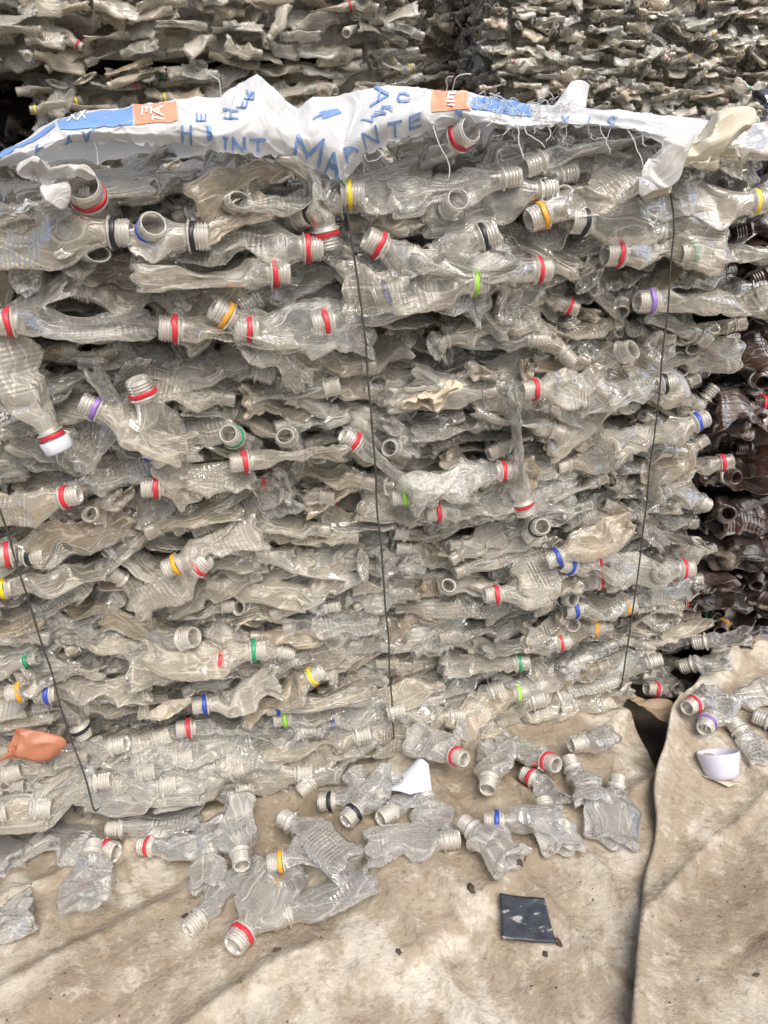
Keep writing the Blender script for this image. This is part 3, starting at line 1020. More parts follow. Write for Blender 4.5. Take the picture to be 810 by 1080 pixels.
def upper_z(x, y):
    d = x - edge_x(y)
    lift = .018 + .026 * sst(.55, .85, y) * (1 - sst(.93, 1.05, y))
    return wrinkles(x + 5, y) * .9 + .022 + lift * np.exp(-np.maximum(d, 0) / .05) + .010 * np.exp(-((d - .10) / .03) ** 2) * vn(np.stack([np.asarray(y) / .2, 0 * y, 0 * y], -1), 61)


ys = np.linspace(-.6, 1.12, 400)
ss = np.linspace(0, 1, 420) ** 1.0
XR = left_limit_x(ys)
X = -1.5 + (XR[:, None] + 1.5) * (ss[None, :])
Y = np.broadcast_to(ys[:, None], X.shape)
V = np.stack([X, Y, tarp_z(X, Y)], -1).reshape(-1, 3)
t1 = link('tarpaulin', mesh_np('tarpaulin', V, grid_faces(len(ys), len(ss), False), [M_TARP]))
tag(t1, 'stained tan tarpaulin spread under the near bale and the loose bottles', 'tarpaulin')
ys = np.linspace(-.6, 1.09, 420)
ds = np.concatenate([np.linspace(.09, .004, 14), [.0015, -.001, -.0025, -.001], np.linspace(.002, .16, 60), np.linspace(.165, 1.6, 200)])
zo = np.concatenate([np.full(14, -.009), [-.0085, -.0075, -.005, -.002], np.zeros(260)])
EX = edge_x(ys)
X = EX[:, None] + ds[None, :]
Y = np.broadcast_to(ys[:, None], X.shape)
Zt = upper_z(X, Y) + zo[None, :]
V = np.stack([X, Y, Zt], -1).reshape(-1, 3)
t2 = link('tarpaulin', mesh_np('tarpaulin', V, grid_faces(len(ys), len(ds), False), [M_TARP]))
tag(t2, 'second tan tarpaulin overlapping the first with a raised hem, under the white cup', 'tarpaulin')
gs = np.linspace(-1, 1, 60)
gx, gy = np.meshgrid(gs * np.abs(gs) * 60, gs * np.abs(gs) * 60 + 1, indexing='ij')
gz = -.012 + .0 * gx
gr = link('ground', mesh_np('ground', np.stack([gx, gy, gz - .02], -1).reshape(-1, 3), grid_faces(60, 60, False), [M_SOIL]))
tag(gr, 'dark bare soil ground under the tarpaulins', 'ground', None, 'structure')


def floor_z(x, y):
    x = np.asarray(x, float); y = np.asarray(y, float)
    d = x - edge_x(y)
    return np.where(d > 0, upper_z(x, y), tarp_z(x, y))


# ------------------------------------------------------------------ loose bottles in front of the bale
# neck px, foot px, radius, squash, ring, neck size, var, ribs, lift, tilt, label
LOOSE = [
    ((124, 905), (40, 889), .034, .16, 'red', 1, .55, 0, 0, 0, 'flat fan-shaped beige bottle with red ring lying below the left wire'),
    ((100, 893), (86, 958), .033, .42, None, 0, .12, 0, .012, 0, 'clear square-footed bottle standing out below the flat fan-shaped one'),
    ((147, 890), (222, 893), .023, .62, 'red', 0, .10, 0, .006, 0, 'shiny narrow clear bottle with red ring, right of the fan-shaped bottle'),
    ((116, 879), (208, 868), .022, .55, None, 1, .30, 1, 0, 0, 'ribbed tube-like clear bottle lying just under the bale foot'),
    ((223, 893), (221, 936), .026, .45, None, 0, .45, 0, 0, 0, 'short disc-like clear bottle foot between two necks on the tarpaulin'),
    ((256, 916), (248, 852), .036, .62, None, 0, .40, 0, .010, 0, 'big dull clear bottle standing on its shoulder behind the orange-ringed neck'),
    ((198, 983), (270, 912), .025, .36, None, 0, .30, 0, 0, 0, 'narrow clear bottle with bare open neck, beside the loose red-ringed one'),
    ((247, 1003), (306, 924), .036, .30, 'red', 1, .50, 0, .004, 0, 'flattened clear bottle with red ring, nearest of all to the viewer'),
    ((298, 866), (372, 908), .036, .72, None, 0, .25, 1, .008, 0, 'big round ribbed clear bottle with its foot showing, on the tarpaulin'),
    ((283, 912), (326, 903), .028, .6, 'orange', 0, .40, 0, .022, 0, 'short beige bottle neck with orange ring among the loose bottles'),
    ((287, 972), (390, 930), .030, .36, None, 1, .22, 1, 0, 0, 'long ribbed clear bottle lying in front of the big round one'),
    ((-22, 888), (16, 906), .030, .5, None, 0, .30, 0, 0, 0, 'clear bottle cut by the picture edge just under the bale'),
    ((-42, 995), (30, 962), .038, .5, None, 0, .65, 0, 0, 0, 'smooth beige bottle cut by the picture edge on open tarpaulin'),
    ((365, 870), (398, 828), .026, .6, 'black', 0, .15, 0, .01, 10, 'clear bottle with black ring leaning against the bale foot'),
    ((338, 851), (402, 845), .024, .5, 'black', 0, .30, 0, 0, 0, 'dim clear bottle with black ring lying under the bale edge'),
    ((484, 889), (393, 897), .027, .28, None, 0, .28, 1, 0, 0, 'ribbed flat clear bottle lying alone below the white plastic piece'),
    ((488, 872), (536, 911), .035, .45, None, 0, .45, 0, .004, 0, 'clear dented bottle with its foot towards the viewer, above the black square'),
    ((511, 866), (588, 868), .023, .60, 'blue', 0, .08, 0, .010, 0, 'clear slim bottle with dark blue ring on the tarpaulin'),
    ((572, 846), (590, 893), .032, .40, None, 0, .75, 0, .004, 0, 'yellowish crumpled bottle at the end of the blue-ringed one'),
    ((652, 826), (640, 886), .038, .34, None, 0, .22, 0, 0, 0, 'bulb-shaped milky flat bottle closest to the second tarpaulin\'s hem'),
    ((600, 800), (622, 848), .032, .55, None, 0, .30, 1, .006, 0, 'ribbed milky bottle with round foot beside the bulb-shaped one'),
    ((490, 817), (446, 812), .037, .72, 'red', 0, .42, 0, .004, 24, 'crumpled bottle with red-ringed neck facing the viewer, right of white piece'),
    ((514, 838), (522, 792), .035, .66, None, 0, .38, 0, .004, 0, 'barrel-like dull bottle right of the neck that faces the viewer'),
    ((570, 806), (540, 788), .028, .6, None, 0, .65, 0, 0, 0, 'dented bottle with dark opening, in the shade under the bale'),
    ((552, 818), (592, 840), .025, .5, 'red', 0, .20, 0, 0, 0, 'clear bottle with dull red ring, first of two red-ringed under the bale'),
    ((586, 818), (556, 800), .024, .55, 'red', 0, .70, 0, .008, 8, 'pinkish bottle neck with red ring behind the dull red-ringed bottle'),
    ((446, 836), (466, 884), .032, .22, None, 0, .28, 0, 0, 0, 'grey folded flat bottle lying directly below the white plastic piece'),
    ((402, 870), (444, 843), .024, .36, None, 0, .12, 1, 0, 0, 'small ribbed clear bottle lying left of the grey folded one'),
    ((742, 776), (758, 740), .033, .6, 'purple', 0, .30, 0, .004, 0, 'clear bottle with purple ring behind the white cup'),
    ((772, 762), (804, 802), .028, .5, None, 0, .35, 1, 0, 0, 'ribbed clear bottle lying right beside the white cup'),
    ((762, 745), (795, 736), .028, .45, None, 0, .50, 0, 0, 0, 'dull bottle lying at the brown bale\'s foot behind the purple-ringed one'),
    ((796, 756), (836, 772), .030, .5, None, 0, .25, 0, 0, 0, 'clear bottle cut by the picture edge at the brown bale\'s foot'),
    ((724, 752), (742, 742), .026, .5, 'red', 0, .30, 0, .01, 0, 'clear bottle with red ring between tan flap and purple-ringed bottle'),
    ((602, 792), (634, 784), .028, .75, None, 0, .22, 1, .002, 0, 'ribbed bottle with round foot showing, topmost on the tarpaulin mound'),
    ((404, 852), (378, 818), .028, .5, None, 0, .35, 0, 0, 0, 'dull clear bottle in the shade left of the white piece'),
    ((256, 850), (226, 874), .030, .6, None, 0, .10, 1, 0, 0, 'shiny ribbed bottle in the shade above the disc-like foot'),
    ((716, 722), (760, 712), .028, .45, None, 0, .55, 0, .01, 0, 'dusty flat bottle at the near bale\'s corner above the purple-ringed one'),
    ((728, 700), (782, 694), .026, .45, None, 0, .40, 0, .03, 0, 'greyish bottle wedged between the near bale and brown bale foot'),
    ((160, 880), (214, 896), .026, .45, None, 0, .15, 0, 0, 0, 'shiny clear bottle behind the narrow red-ringed one, under the bale'),
]
gL = np.random.default_rng(21)
for (n, b, R, sq, ring, ki, var, ribs, lift, tilt, lab) in LOOSE:
    R = R * .72
    zc = .02 + R * sq * .8
    Pn = ground(*n, zc); Pb = ground(*b, zc)
    for _ in range(2):
        Pn = ground(*n, float(floor_z(Pn[0], Pn[1])) + R * sq * .9 + lift); Pb = ground(*b, float(floor_z(Pb[0], Pb[1])) + R * sq * .9 + lift)
    d = Pn - Pb
    L = max(float(np.linalg.norm(d)) - .02, .045)
    Xd = d / np.linalg.norm(d)
    if tilt:
        c, s = math.cos(math.radians(tilt)), math.sin(math.radians(tilt))
        back = np.array([0, -1, 0]) if tilt > 20 else np.zeros(3)
        Xd = Xd * c + Z * s + back * .9 * (tilt > 20); Xd /= np.linalg.norm(Xd); L = max(L, .07)
    Rm = axes(Xd, Z, gL.normal(0, .15))
    p = Pn - Xd * .02
    o = add_bottle(gL, Rm, p, L, R, ki, var, ring, False, M_LOOSE, squash=sq, ribs=bool(ribs), bend=4, buckles=4, crease=.5, group='loose bottles on the tarpaulin', info={'where': 'loose'})
    me = o.data
    co = np.empty(len(me.vertices) * 3, np.float32); me.vertices.foreach_get('co', co)
    wv = co.reshape(-1, 3) @ Rm.T + p
    gap = float(np.percentile(wv[:, 2] - floor_z(wv[:, 0], wv[:, 1]), 2))
    o.matrix_world = mat4(Rm, p - Z * (gap + .001 - lift))
    o['label'] = lab

# ------------------------------------------------------------------ baling wires
def wire(px, us, label, top=True, out=.066):
    pts = []
    for (x, y) in px:
        u, v = face(x, y, .03)
        o = bulge(u, v) + .036 + out * min(max((.12 - v) / .06, 0), 1)
        u, v = face(x, y, o)
        o = bulge(u, v) + .036 + out * min(max((.12 - v) / .06, 0), 1)
        u, v = face(x, y, o)
        pts.append(W(u, v, o))
    first, last = pts[0], pts[-1]
    u0, v0 = (first - C0) @ U, first[2]
    head = [W(u0, .795, -.70), W(u0, .80, -.40), W(u0, .80, -.10), W(u0, .80, -.03), W(u0, .795, .005)] if top else []
    uL = (last - C0) @ U
    tail = [W(uL, max(last[2] - .02, .012), .010 + out), W(uL, .010, -.05), W(uL, .006, -.40), W(uL, .006, -.70)]
    P = np.array(head + pts + tail)
    # smooth resampling with slight kinks
    d = np.concatenate([[0], np.cumsum(np.linalg.norm(np.diff(P, axis=0), axis=1))])
    s = np.linspace(0, d[-1], 220)
    Q = np.stack([np.interp(s, d, P[:, k]) for k in range(3)], -1)
    for _ in range(3): Q[1:-1] = (Q[:-2] + 2 * Q[1:-1] + Q[2:]) / 4
    Q += .0012 * np.stack([vn(np.stack([s / .05, s * 0 + us, s * 0], -1), 3), 0 * s, vn(np.stack([s / .05, s * 0 + us, s * 0 + 4], -1), 3)], -1)
    V, F_ = tube(Q, .00115, 8)
    o = link('baling_wire', mesh_np('baling_wire', V, F_, [M_WIRE]))
    tag(o, label, 'wire', 'wires round the near bale')


wire([(362, 190), (369, 235), (380, 310), (392, 430), (400, 560), (408, 650), (414, 768)], 1, 'middle baling wire, coming down from the pinched sack to the bale foot', out=.05)
wire([(707, 196), (711, 240), (704, 330), (691, 450), (673, 600), (656, 728)], 2, 'baling wire nearest the brown bale, slanting down the near bale', out=.028)
wire([(-130, 175), (-80, 320), (-40, 430), (0, 540), (20, 600), (48, 690), (72, 770), (97, 843)], 3, 'baling wire crossing beside the terracotta piece, above the fan-shaped loose bottle')

# ------------------------------------------------------------------ woven sack lying over the top edge
XS = [-40, 0, 30, 60, 100, 141, 188, 215, 232, 240, 255, 271, 285, 300, 314, 330, 350, 375, 405, 430, 455, 490, 520, 550, 580, 605, 625, 650, 680, 715, 745]
CR = [185, 165, 148, 130, 121, 112, 105, 104, 104, 97, 88, 80, 92, 108, 119, 107, 103, 97, 94, 93, 97, 99, 106, 112, 111, 112, 116, 119, 121, 124, 128]
HXS = [-40, 0, 30, 80, 130, 190, 230, 262, 300, 325, 345, 358, 363, 372, 385, 410, 440, 475, 510, 545, 580, 610, 640, 665, 690, 715, 745]
HM_ = [192, 176, 172, 152, 152, 155, 160, 165, 166, 172, 182, 190, 192, 180, 163, 152, 143, 134, 133, 138, 134, 137, 138, 141, 150, 172, 165]


def sack_pt(x, r, off=0.0, wr=1.0):
    """x: column of the photograph, r: 0 at the front hem, 1 at the crest, up to 3 at the back of the bale"""
    x = np.asarray(x, float); r = np.asarray(r, float)
    sh = x.shape
    x = np.broadcast_to(x, np.broadcast(x, r).shape).ravel(); r = np.broadcast_to(r, np.broadcast(np.zeros(sh), r).shape).ravel()
    cr = np.interp(x, XS, CR); hm = np.interp(x, HXS, HM_)
    pinch = np.exp(-((x - 360) / 22) ** 2)
    rf = np.clip(r, 0, 1)
    y = hm + (cr - hm) * rf
    o = .040 + .010 * np.sin(PI * rf) - .038 * rf ** 2 - .012 * pinch + .010 * vn(np.stack([x / 40, 0 * x, 0 * x + 3], -1), 91) * (1 - rf)
    d = fw + rt * ((x - 405) / F)[:, None] - up * ((y - 540) / F)[:, None]
    c = C0[None] + N[None] * o[:, None]
    t = ((c - CAM) @ N) / (d @ N)
    P = CAM + d * t[:, None]
    b = np.clip(r - 1, 0, 2)
    P = P - N * (b * .26)[:, None]
    tgt = .812 + .006 * vn(np.stack([x / 60, b * 3, 0 * b], -1), 5)
    k = sst(0, .35, b)
    P[:, 2] = P[:, 2] * (1 - k) + tgt * k
    # folds: fine, mostly slanting creases, some running to the wire
    q = np.stack([x / 34 + rf * 1.3, r * 1.4, 0 * r], -1)
    w1 = (1 - np.abs(vn(q, 71)) * 2) * .0026
    q = np.stack([x / 90 - rf * .6, r * 2.6, 0 * r + 5], -1)
    w2 = (1 - np.abs(vn(q, 72)) * 2) * .0055
    ang = np.arctan2(y - 185, (x - 360)) * 5
    w3 = np.sin(ang) * .004 * np.exp(-((x - 360) / 60) ** 2)
    q = np.stack([x / 15 + rf * 2.2, r * 2.2 - x / 60, 0 * r + 9], -1)
    w4 = np.clip(1 - np.abs(vn(q, 73)) * 3, 0, 1) * .0014
    q = np.stack([x / 26 - rf * 1.2, r * 3.4 + x / 40, 0 * r + 2], -1)
    w5 = np.clip(1 - np.abs(vn(q, 74)) * 4, 0, 1) * .0022
    w = (w1 + w2 + w3 + w4 + w5) * wr
    nn = N * .8 + Z * .45
    P = P + nn * (w + off)[:, None]
    return P


xs = np.linspace(-40, 745, 640)
rs = np.concatenate([np.linspace(0, 1, 46), np.linspace(1.02, 3, 50)])
GX, GR = np.meshgrid(xs, rs, indexing='ij')
V = sack_pt(GX, GR)
# ragged front hem
hv = V.reshape(640, 96, 3)
hv[:, 0, 2] += .0022 * vn(np.stack([xs / 5, 0 * xs, 0 * xs], -1), 81)
suv = np.stack([GX.ravel() / 1000., GR.ravel() * .07, 0 * GX.ravel()], -1)
sack = link('woven_sack', mesh_np('woven_sack', hv.reshape(-1, 3), grid_faces(640, 96, False), [M_SACK], vec={'suv': suv}))
tag(sack, 'torn white woven sack with blue lettering draped over the near bale\'s top edge', 'sack')


def col_rx(x, y):
    cr = np.interp(x, XS, CR); hm = np.interp(x, HXS, HM_)
    return (y - hm) / (cr - hm)


def patch(name, poly4, mat, off=.0011, n=(24, 14)):
    """printed panel: quad given by its corners in picture columns/rows, laid on the cloth"""
    p = np.array(poly4, float)
    a, b = np.meshgrid(np.linspace(0, 1, n[0]), np.linspace(0, 1, n[1]), indexing='ij')
    a, b = a[..., None], b[..., None]
    q = (p[0] * (1 - a) + p[1] * a) * (1 - b) + (p[3] * (1 - a) + p[2] * a) * b
    q = q.reshape(-1, 2)
    V = sack_pt(q[:, 0], np.clip(col_rx(q[:, 0], q[:, 1]), .02, 1.25), off)
    return link(name, mesh_np(name, V, grid_faces(n[0], n[1], False), [mat]), sack)


GL = {'M': [(0, 0, 0, 1), (0, 1, .5, .35), (.5, .35, 1, 1), (1, 1, 1, 0)], 'A': [(0, 0, .5, 1), (.5, 1, 1, 0), (.22, .4, .78, .4)], 'I': [(.5, 0, .5, 1), (.25, 0, .75, 0), (.25, 1, .75, 1)],
      'N': [(0, 0, 0, 1), (0, 1, 1, 0), (1, 0, 1, 1)], 'T': [(.5, 0, .5, 1), (0, 1, 1, 1)], 'E': [(0, 0, 0, 1), (0, 1, 1, 1), (0, .5, .8, .5), (0, 0, 1, 0)],
      'H': [(0, 0, 0, 1), (1, 0, 1, 1), (0, .5, 1, .5)], 'F': [(0, 0, 0, 1), (0, 1, 1, 1), (0, .55, .7, .55)], 'R': [(0, 0, 0, 1), (0, 1, .8, .9), (.8, .9, .8, .6), (.8, .6, 0, .5), (.3, .5, 1, 0)],
      'C': [(.95, .85, .6, 1), (.6, 1, .2, .85), (.2, .85, .05, .5), (.05, .5, .2, .15), (.2, .15, .6, 0), (.6, 0, .95, .15)],
      'O': [(.5, 1, .1, .7), (.1, .7, .1, .3), (.1, .3, .5, 0), (.5, 0, .9, .3), (.9, .3, .9, .7), (.9, .7, .5, 1)], 'S': [(.95, .85, .5, 1), (.5, 1, .1, .75), (.1, .75, .9, .3), (.9, .3, .5, 0), (.5, 0, .05, .15)],
      'V': [(0, 1, .5, 0), (.5, 0, 1, 1)], 'L': [(0, 1, 0, 0), (0, 0, 1, 0)], '-': [(0, .5, 1, .5)], 'X': [(0, 0, 1, 1), (0, 1, 1, 0)]}


def letters(name, items, mat, off=.0014):
    """strokes laid on the cloth: items = (glyph, origin px, x-vector px, y-vector px, stroke px)"""
    for (g, o, ex, ey, wpx) in items:
        VV, QQ = [], []
        b = 0
        o, ex, ey = np.array(o, float), np.array(ex, float), np.array(ey, float)
        for (x0, y0, x1, y1) in GL[g]:
            a, c = o + ex * x0 + ey * y0, o + ex * x1 + ey * y1
            d = c - a; ln = np.linalg.norm(d)
            if ln < .5: continue
            d /= ln; nrm = np.array([-d[1], d[0]])
            n = max(3, int(ln / 2))
            s = np.linspace(-.35 * wpx, ln + .35 * wpx, n)
            L_ = a + d * s[:, None]
            q = np.stack([L_ - nrm * wpx / 2, L_, L_ + nrm * wpx / 2], 1).reshape(-1, 2)
            r = np.clip(col_rx(q[:, 0], q[:, 1]), .015, 1.3)
            VV.append(sack_pt(q[:, 0], r, off + .00004 * b)); QQ.append(grid_faces(n, 3, False, b)); b += n * 3
        link(name, mesh_np(name, np.concatenate(VV), np.concatenate(QQ), [mat]), sack)


patch('printed_panel', [(2, 172), (60, 138), (60, 133), (2, 166)], M_BLUE)
patch('printed_panel', [(62, 132), (140, 114), (141, 135), (66, 142)], M_BLUE)
patch('printed_panel', [(142, 113), (186, 108), (188, 130), (143, 135)], M_ORANGE)
patch('printed_panel', [(454, 98), (492, 100), (495, 120), (454, 121)], M_ORANGE)
patch('printed_panel', [(498, 104), (560, 113), (562, 121), (497, 117)], M_BLUE)
patch('printed_panel', [(218, 137), (223, 136), (225, 152), (219, 152)], M_BLUE)
patch('printed_panel', [(336, 123), (356, 114), (361, 117), (341, 129)], M_BLUE)
letters('printed_letter', [
    ('M', (310, 169), (26, 8), (4, -22), 3.2), ('A', (342, 180), (15, 8), (2, -18), 3.0), ('H', (193, 154), (9, 1), (0, -17), 2.6),
    ('I', (234, 164), (8, 1), (0, -14), 2.6), ('N', (246, 165), (12, 1), (0, -15), 2.8), ('T', (264, 166), (16, 1), (0, -15), 2.8),
    ('H', (236, 127), (0, -10), (15, 2), 2.0), ('F', (250, 114), (2, -9), (9, 3), 1.8), ('R', (258, 104), (2, -8), (9, 2), 1.8), ('E', (208, 130), (0, -9), (9, 0), 1.6),
    ('V', (86, 153), (12, -3), (3, -9), 2.6), ('A', (68, 160), (10, -3), (2, -9), 2.2), ('L', (40, 165), (8, -4), (2, -8), 2.2),
    ('A', (391, 111), (4, -16), (16, -2), 2.2), ('M', (381, 128), (14, -7), (10, 5), 2.2), ('C', (418, 110), (13, 1), (1, -12), 2.2), ('R', (402, 122), (10, 0), (1, -9), 2.0),
    ('A', (366, 174), (11, -11), (-9, -9), 2.4), ('N', (386, 158), (13, -7), (-5, -11), 2.4), ('T', (410, 147), (14, -4), (-2, -11), 2.4), ('E', (432, 139), (11, -3), (-1, -11), 2.2), ('S', (478, 127), (8, 1), (0, -6), 1.6), ('X', (592, 128), (7, 1), (1, -6), 1.4), ('L', (620, 131), (8, 1), (1, -6), 1.4), ('S', (640, 132), (8, 1), (0, -6), 1.4),
    ('-', (330, 133), (10, -8), (0, -3), 2.0),
], M_LETTER)
letters('printed_letter', [('A', (172, 113), (0, 9), (-11, 1), 1.8), ('T', (173, 123), (0, 7), (-11, 1), 1.8), ('E', (160, 115), (0, 8), (-9, 1), 1.6),
                            ('X', (74, 134), (8, -2), (2, -9), 1.5), ('X', (84, 132), (8, -2), (2, -9), 1.5), ('O', (469, 117), (11, 0), (0, -7), 1.8), ('E', (472, 106), (7, 0), (0, -5), 1.5)], M_WPRINT, .0022)

# frayed threads along the torn edge
gF = np.random.default_rng(4)
VV, QQ = [], []
b = 0
def thread(P0, d0, ln, curl, rad, n=14):
    global b
    P = [np.array(P0, float)]; d = np.array(d0, float)
    for k in range(n):
        d = d + gF.normal(0, curl, 3) + np.array([0, 0, -.08])
        d /= np.linalg.norm(d)
        P.append(P[-1] + d * ln / n)
    V, Q = tube(np.array(P), rad, 5)
    VV.append(V); QQ.append(Q + b); b += len(V)
for k in range(85):
    x = gF.uniform(492, 606) if k < 70 else gF.uniform(380, 700)
    r = gF.uniform(.55, 1.05) if k < 70 else 0.0
    P = sack_pt(np.array([x]), np.array([r]), .001)[0]
    thread(P, N * gF.uniform(.1, 1) + Z * gF.normal(.3 if k < 70 else -1.2, .5) + U * gF.normal(0, .8), gF.uniform(.012, .038), .38, .00035 + .0002 * gF.random())
for (x, r, l) in ((455, .05, .055), (545, .1, .04), (552, .1, .035), (100, .02, .02), (470, 1.0, .03), (476, 1.0, .03), (233, 1.0, .03), (660, .3, .05)):
    P = sack_pt(np.array([x]), np.array([r]), .001)[0]
    thread(P, N * .5 + Z * (-1 if r < .5 else .8) + U * .1, l, .16, .0006)
fr = link('frayed_edge', mesh_np('frayed_edge', np.concatenate(VV), np.concatenate(QQ), [M_SACK]), sack)
fr['kind'] = 'stuff'

# ------------------------------------------------------------------ single odd pieces
def film_blob(name, A, B, wid, thick, dirn, mat, seed, nt=70, nph=44, crumple=1.0, ends=(.35, .5), mats_attr=.5, nb=12):
    """closed crumpled pouch of film from A to B; 'dirn' is the direction its flat side faces"""
    g = np.random.default_rng(seed)
    A, B = np.asarray(A, float), np.asarray(B, float)
    L = np.linalg.norm(B - A); Xd = (B - A) / L
    Rm = axes(Xd, dirn, 0)
    t = np.linspace(0, 1, nt)
    prof = np.sin(PI * np.clip(t, .004, .996)) ** .45 * (ends[0] + (1 - ends[0]) * sst(0, .5, t)) * (ends[1] + (1 - ends[1]) * sst(0, .5, 1 - t))
    an = np.linspace(0, 2 * PI, nph, endpoint=False)
    P = np.stack([np.repeat((t - .5) * L, nph), (prof[:, None] * np.cos(an)).ravel() * wid / 2, (prof[:, None] * np.sin(an)).ravel() * thick / 2], -1)
    for k in range(nb):
        a = g.uniform(0, 2 * PI); n = np.array([g.normal(0, .2), math.cos(a) * thick / wid, math.sin(a)]); n /= np.linalg.norm(n)
        s = np.maximum((P - np.array([g.uniform(-.4, .4) * L, 0, 0])) @ n - thick * g.uniform(.15, .4) - .4 * np.abs(P[:, 0] - g.uniform(-.4, .4) * L), 0)
        P -= n * (s * g.uniform(1, 1.9))[:, None]
    q = np.stack([P[:, 0] / .03 + seed, P[:, 1] / .014, P[:, 2] / .02], -1)
    P[:, 2] += crumple * (.0035 * (1 - 2 * np.abs(vn(q, seed))) + .004 * vn(q * .45, seed + 1))
    P[:, 1] += crumple * .004 * vn(q * .6, seed + 2)
    me = mesh_np(name, P, grid_faces(nt, nph), [mat], {'var': np.full(len(P), mats_attr), 'ax': P[:, 0], 'rib': np.zeros(len(P))}, vec={'bc': P + seed})
    return link(name, me, None, mat4(Rm, (A + B) / 2))


def fp(x, y, o): return W(*face(x, y, o), o)


o = film_blob('terracotta_cup', fp(-44, 797, .066), fp(70, 784, .060), .052, .017, N * .9 + Z * .3, M_TERRA, 3, crumple=.7, nb=5, ends=(.95, .9))
tag(o, 'flattened terracotta plastic cup wedged in the bale beside the slanting wire', 'cup')
o = film_blob('film_bag', fp(676, 206, .055), fp(797, 114, .06), .058, .030, N * .8 + Z * .3, M_BAG, 8, ends=(.8, .75))
tag(o, 'yellowed film bag sticking up from the bale corner beyond the sack', 'bag')
o = film_blob('film_bag', fp(668, 208, .07), fp(730, 138, .072), .040, .024, N, M_MILKY, 12, ends=(.6, .8))
tag(o, 'milky film bag hanging over the sack end beside the yellowed bag', 'bag')
o = film_blob('film_bag', fp(725, 172, .05), fp(803, 164, .04), .024, .014, N, M_BAG, 15, ends=(.9, .3))
tag(o, 'thin pointed film strip jutting out just below the yellowed bag', 'film')
o = film_blob('film_bag', fp(-15, 226, .06), fp(74, 196, .06), .060, .030, N * .8 + Z * .5, M_MILKY, 17, ends=(.8, .6))
tag(o, 'milky white film bag bulging out under the sack\'s blue end', 'bag')
o = film_blob('film_bag', fp(18, 182, .065), fp(100, 180, .055), .040, .026, N * .8 + Z * .5, M_MILKY, 19, ends=(.8, .6))
tag(o, 'small milky film bag tucked between the blue panel and red-ringed mouth', 'bag')
o = film_blob('film_bag', fp(150, 752, .03), fp(205, 738, .035), .028, .016, N * .9 + Z * .4, M_BAG, 29, ends=(.9, .5))
tag(o, 'cream film scrap low on the bale right of the white cap', 'film')


def sheet(name, corners, mat, n=16, amp=.004, seed=1, thick=.0012, sag=0.0, bend=None):
    c = np.array(corners, float)
    a, bb = np.meshgrid(np.linspace(0, 1, n), np.linspace(0, 1, n), indexing='ij')
    a, bb = a[..., None], bb[..., None]
    P = ((c[0] * (1 - a) + c[1] * a) * (1 - bb) + (c[3] * (1 - a) + c[2] * a) * bb)
    nn = np.cross(c[1] - c[0], c[3] - c[0]); nn /= np.linalg.norm(nn)
    q = P / .02
    off = amp * (1 - 2 * np.abs(vn(q + seed, seed))) + sag * 4 * (a * (1 - a))[..., 0]
    P = P + nn * off[..., None]
    T, Bt = P.reshape(-1, 3), (P - nn * thick).reshape(-1, 3)
    Q = grid_faces(n, n, False)
    Q2 = Q[:, ::-1] + n * n
    idx = np.arange(n * n).reshape(n, n)
    rim = np.concatenate([idx[:, 0], idx[-1, 1:], idx[-2::-1, -1], idx[0, -2:0:-1]])
    rq = np.stack([rim, np.roll(rim, -1), np.roll(rim, -1) + n * n, rim + n * n], -1)
    return mesh_np(name, np.concatenate([T, Bt]), np.concatenate([Q, Q2, rq]), [mat])


o = film_blob('crumpled_label', fp(424, 432, .034), fp(490, 408, .040), .046, .030, N * .9 + Z * .4, M_PAPER, 31, crumple=1.6, ends=(.7, .8), nb=22)
tag(o, 'crumpled cream label sticking out of the bale right of the middle wire', 'label')
o = link('torn_sheet', sheet('torn_sheet', [fp(576, 122, -.01), fp(616, 124, .0), fp(622, 90, -.02), fp(602, 87, -.02)], M_SACK, 20, .002, 7, sag=.006))
tag(o, 'torn white sheet standing up behind the frayed part of the sack', 'sheet')
o = link('torn_flap', sheet('torn_flap', [fp(655, 730, .03), ground(735, 738, .05), ground(722, 762, .035), ground(690, 752, .05)], M_TAN, 24, .005, 9, sag=.006))
tag(o, 'torn tan plastic flap over the dark gap between the two tarpaulins', 'flap')


def on_floor(x, y, dz=0.0):
    P = ground(x, y, .02)
    for _ in range(4): P = ground(x, y, float(floor_z(P[0], P[1])) + dz)
    return P


# black square lying on the tarpaulin
c = [on_floor(527, 943, .008), on_floor(574, 948, .008), on_floor(586, 995, .008), on_floor(530, 990, .008)]
o = link('black_square', sheet('black_square', c, M_BLACKTILE, 20, .0012, 2, .003, sag=.002))
tag(o, 'flat black plastic square with grey scuffs lying on the open tarpaulin', 'plastic piece')
# white plastic piece, fan-shaped with a narrow spout
pts = [on_floor(406, 833, .012), on_floor(433, 846, .010), on_floor(456, 836, .016), on_floor(452, 806, .030), on_floor(436, 804, .028)]
n = 22
a, b2 = np.meshgrid(np.linspace(0, 1, n), np.linspace(0, 1, n), indexing='ij')
bot = np.where(a[..., None] < .5, pts[0] * (1 - 2 * a[..., None]) + pts[1] * 2 * a[..., None], pts[1] * (2 - 2 * a[..., None]) + pts[2] * (2 * a[..., None] - 1))
topp = pts[4] * (1 - a[..., None]) + pts[3] * a[..., None]
k = b2[..., None] ** .75
P = bot * (1 - k) + topp * k + Z * (.014 * np.sin(PI * a) * (1 - .4 * b2))[..., None]
T = P.reshape(-1, 3); Q = grid_faces(n, n, False)
idx = np.arange(n * n).reshape(n, n)
rim = np.concatenate([idx[:, 0], idx[-1, 1:], idx[-2::-1, -1], idx[0, -2:0:-1]])
rq = np.stack([rim, np.roll(rim, -1), np.roll(rim, -1) + n * n, rim + n * n], -1)
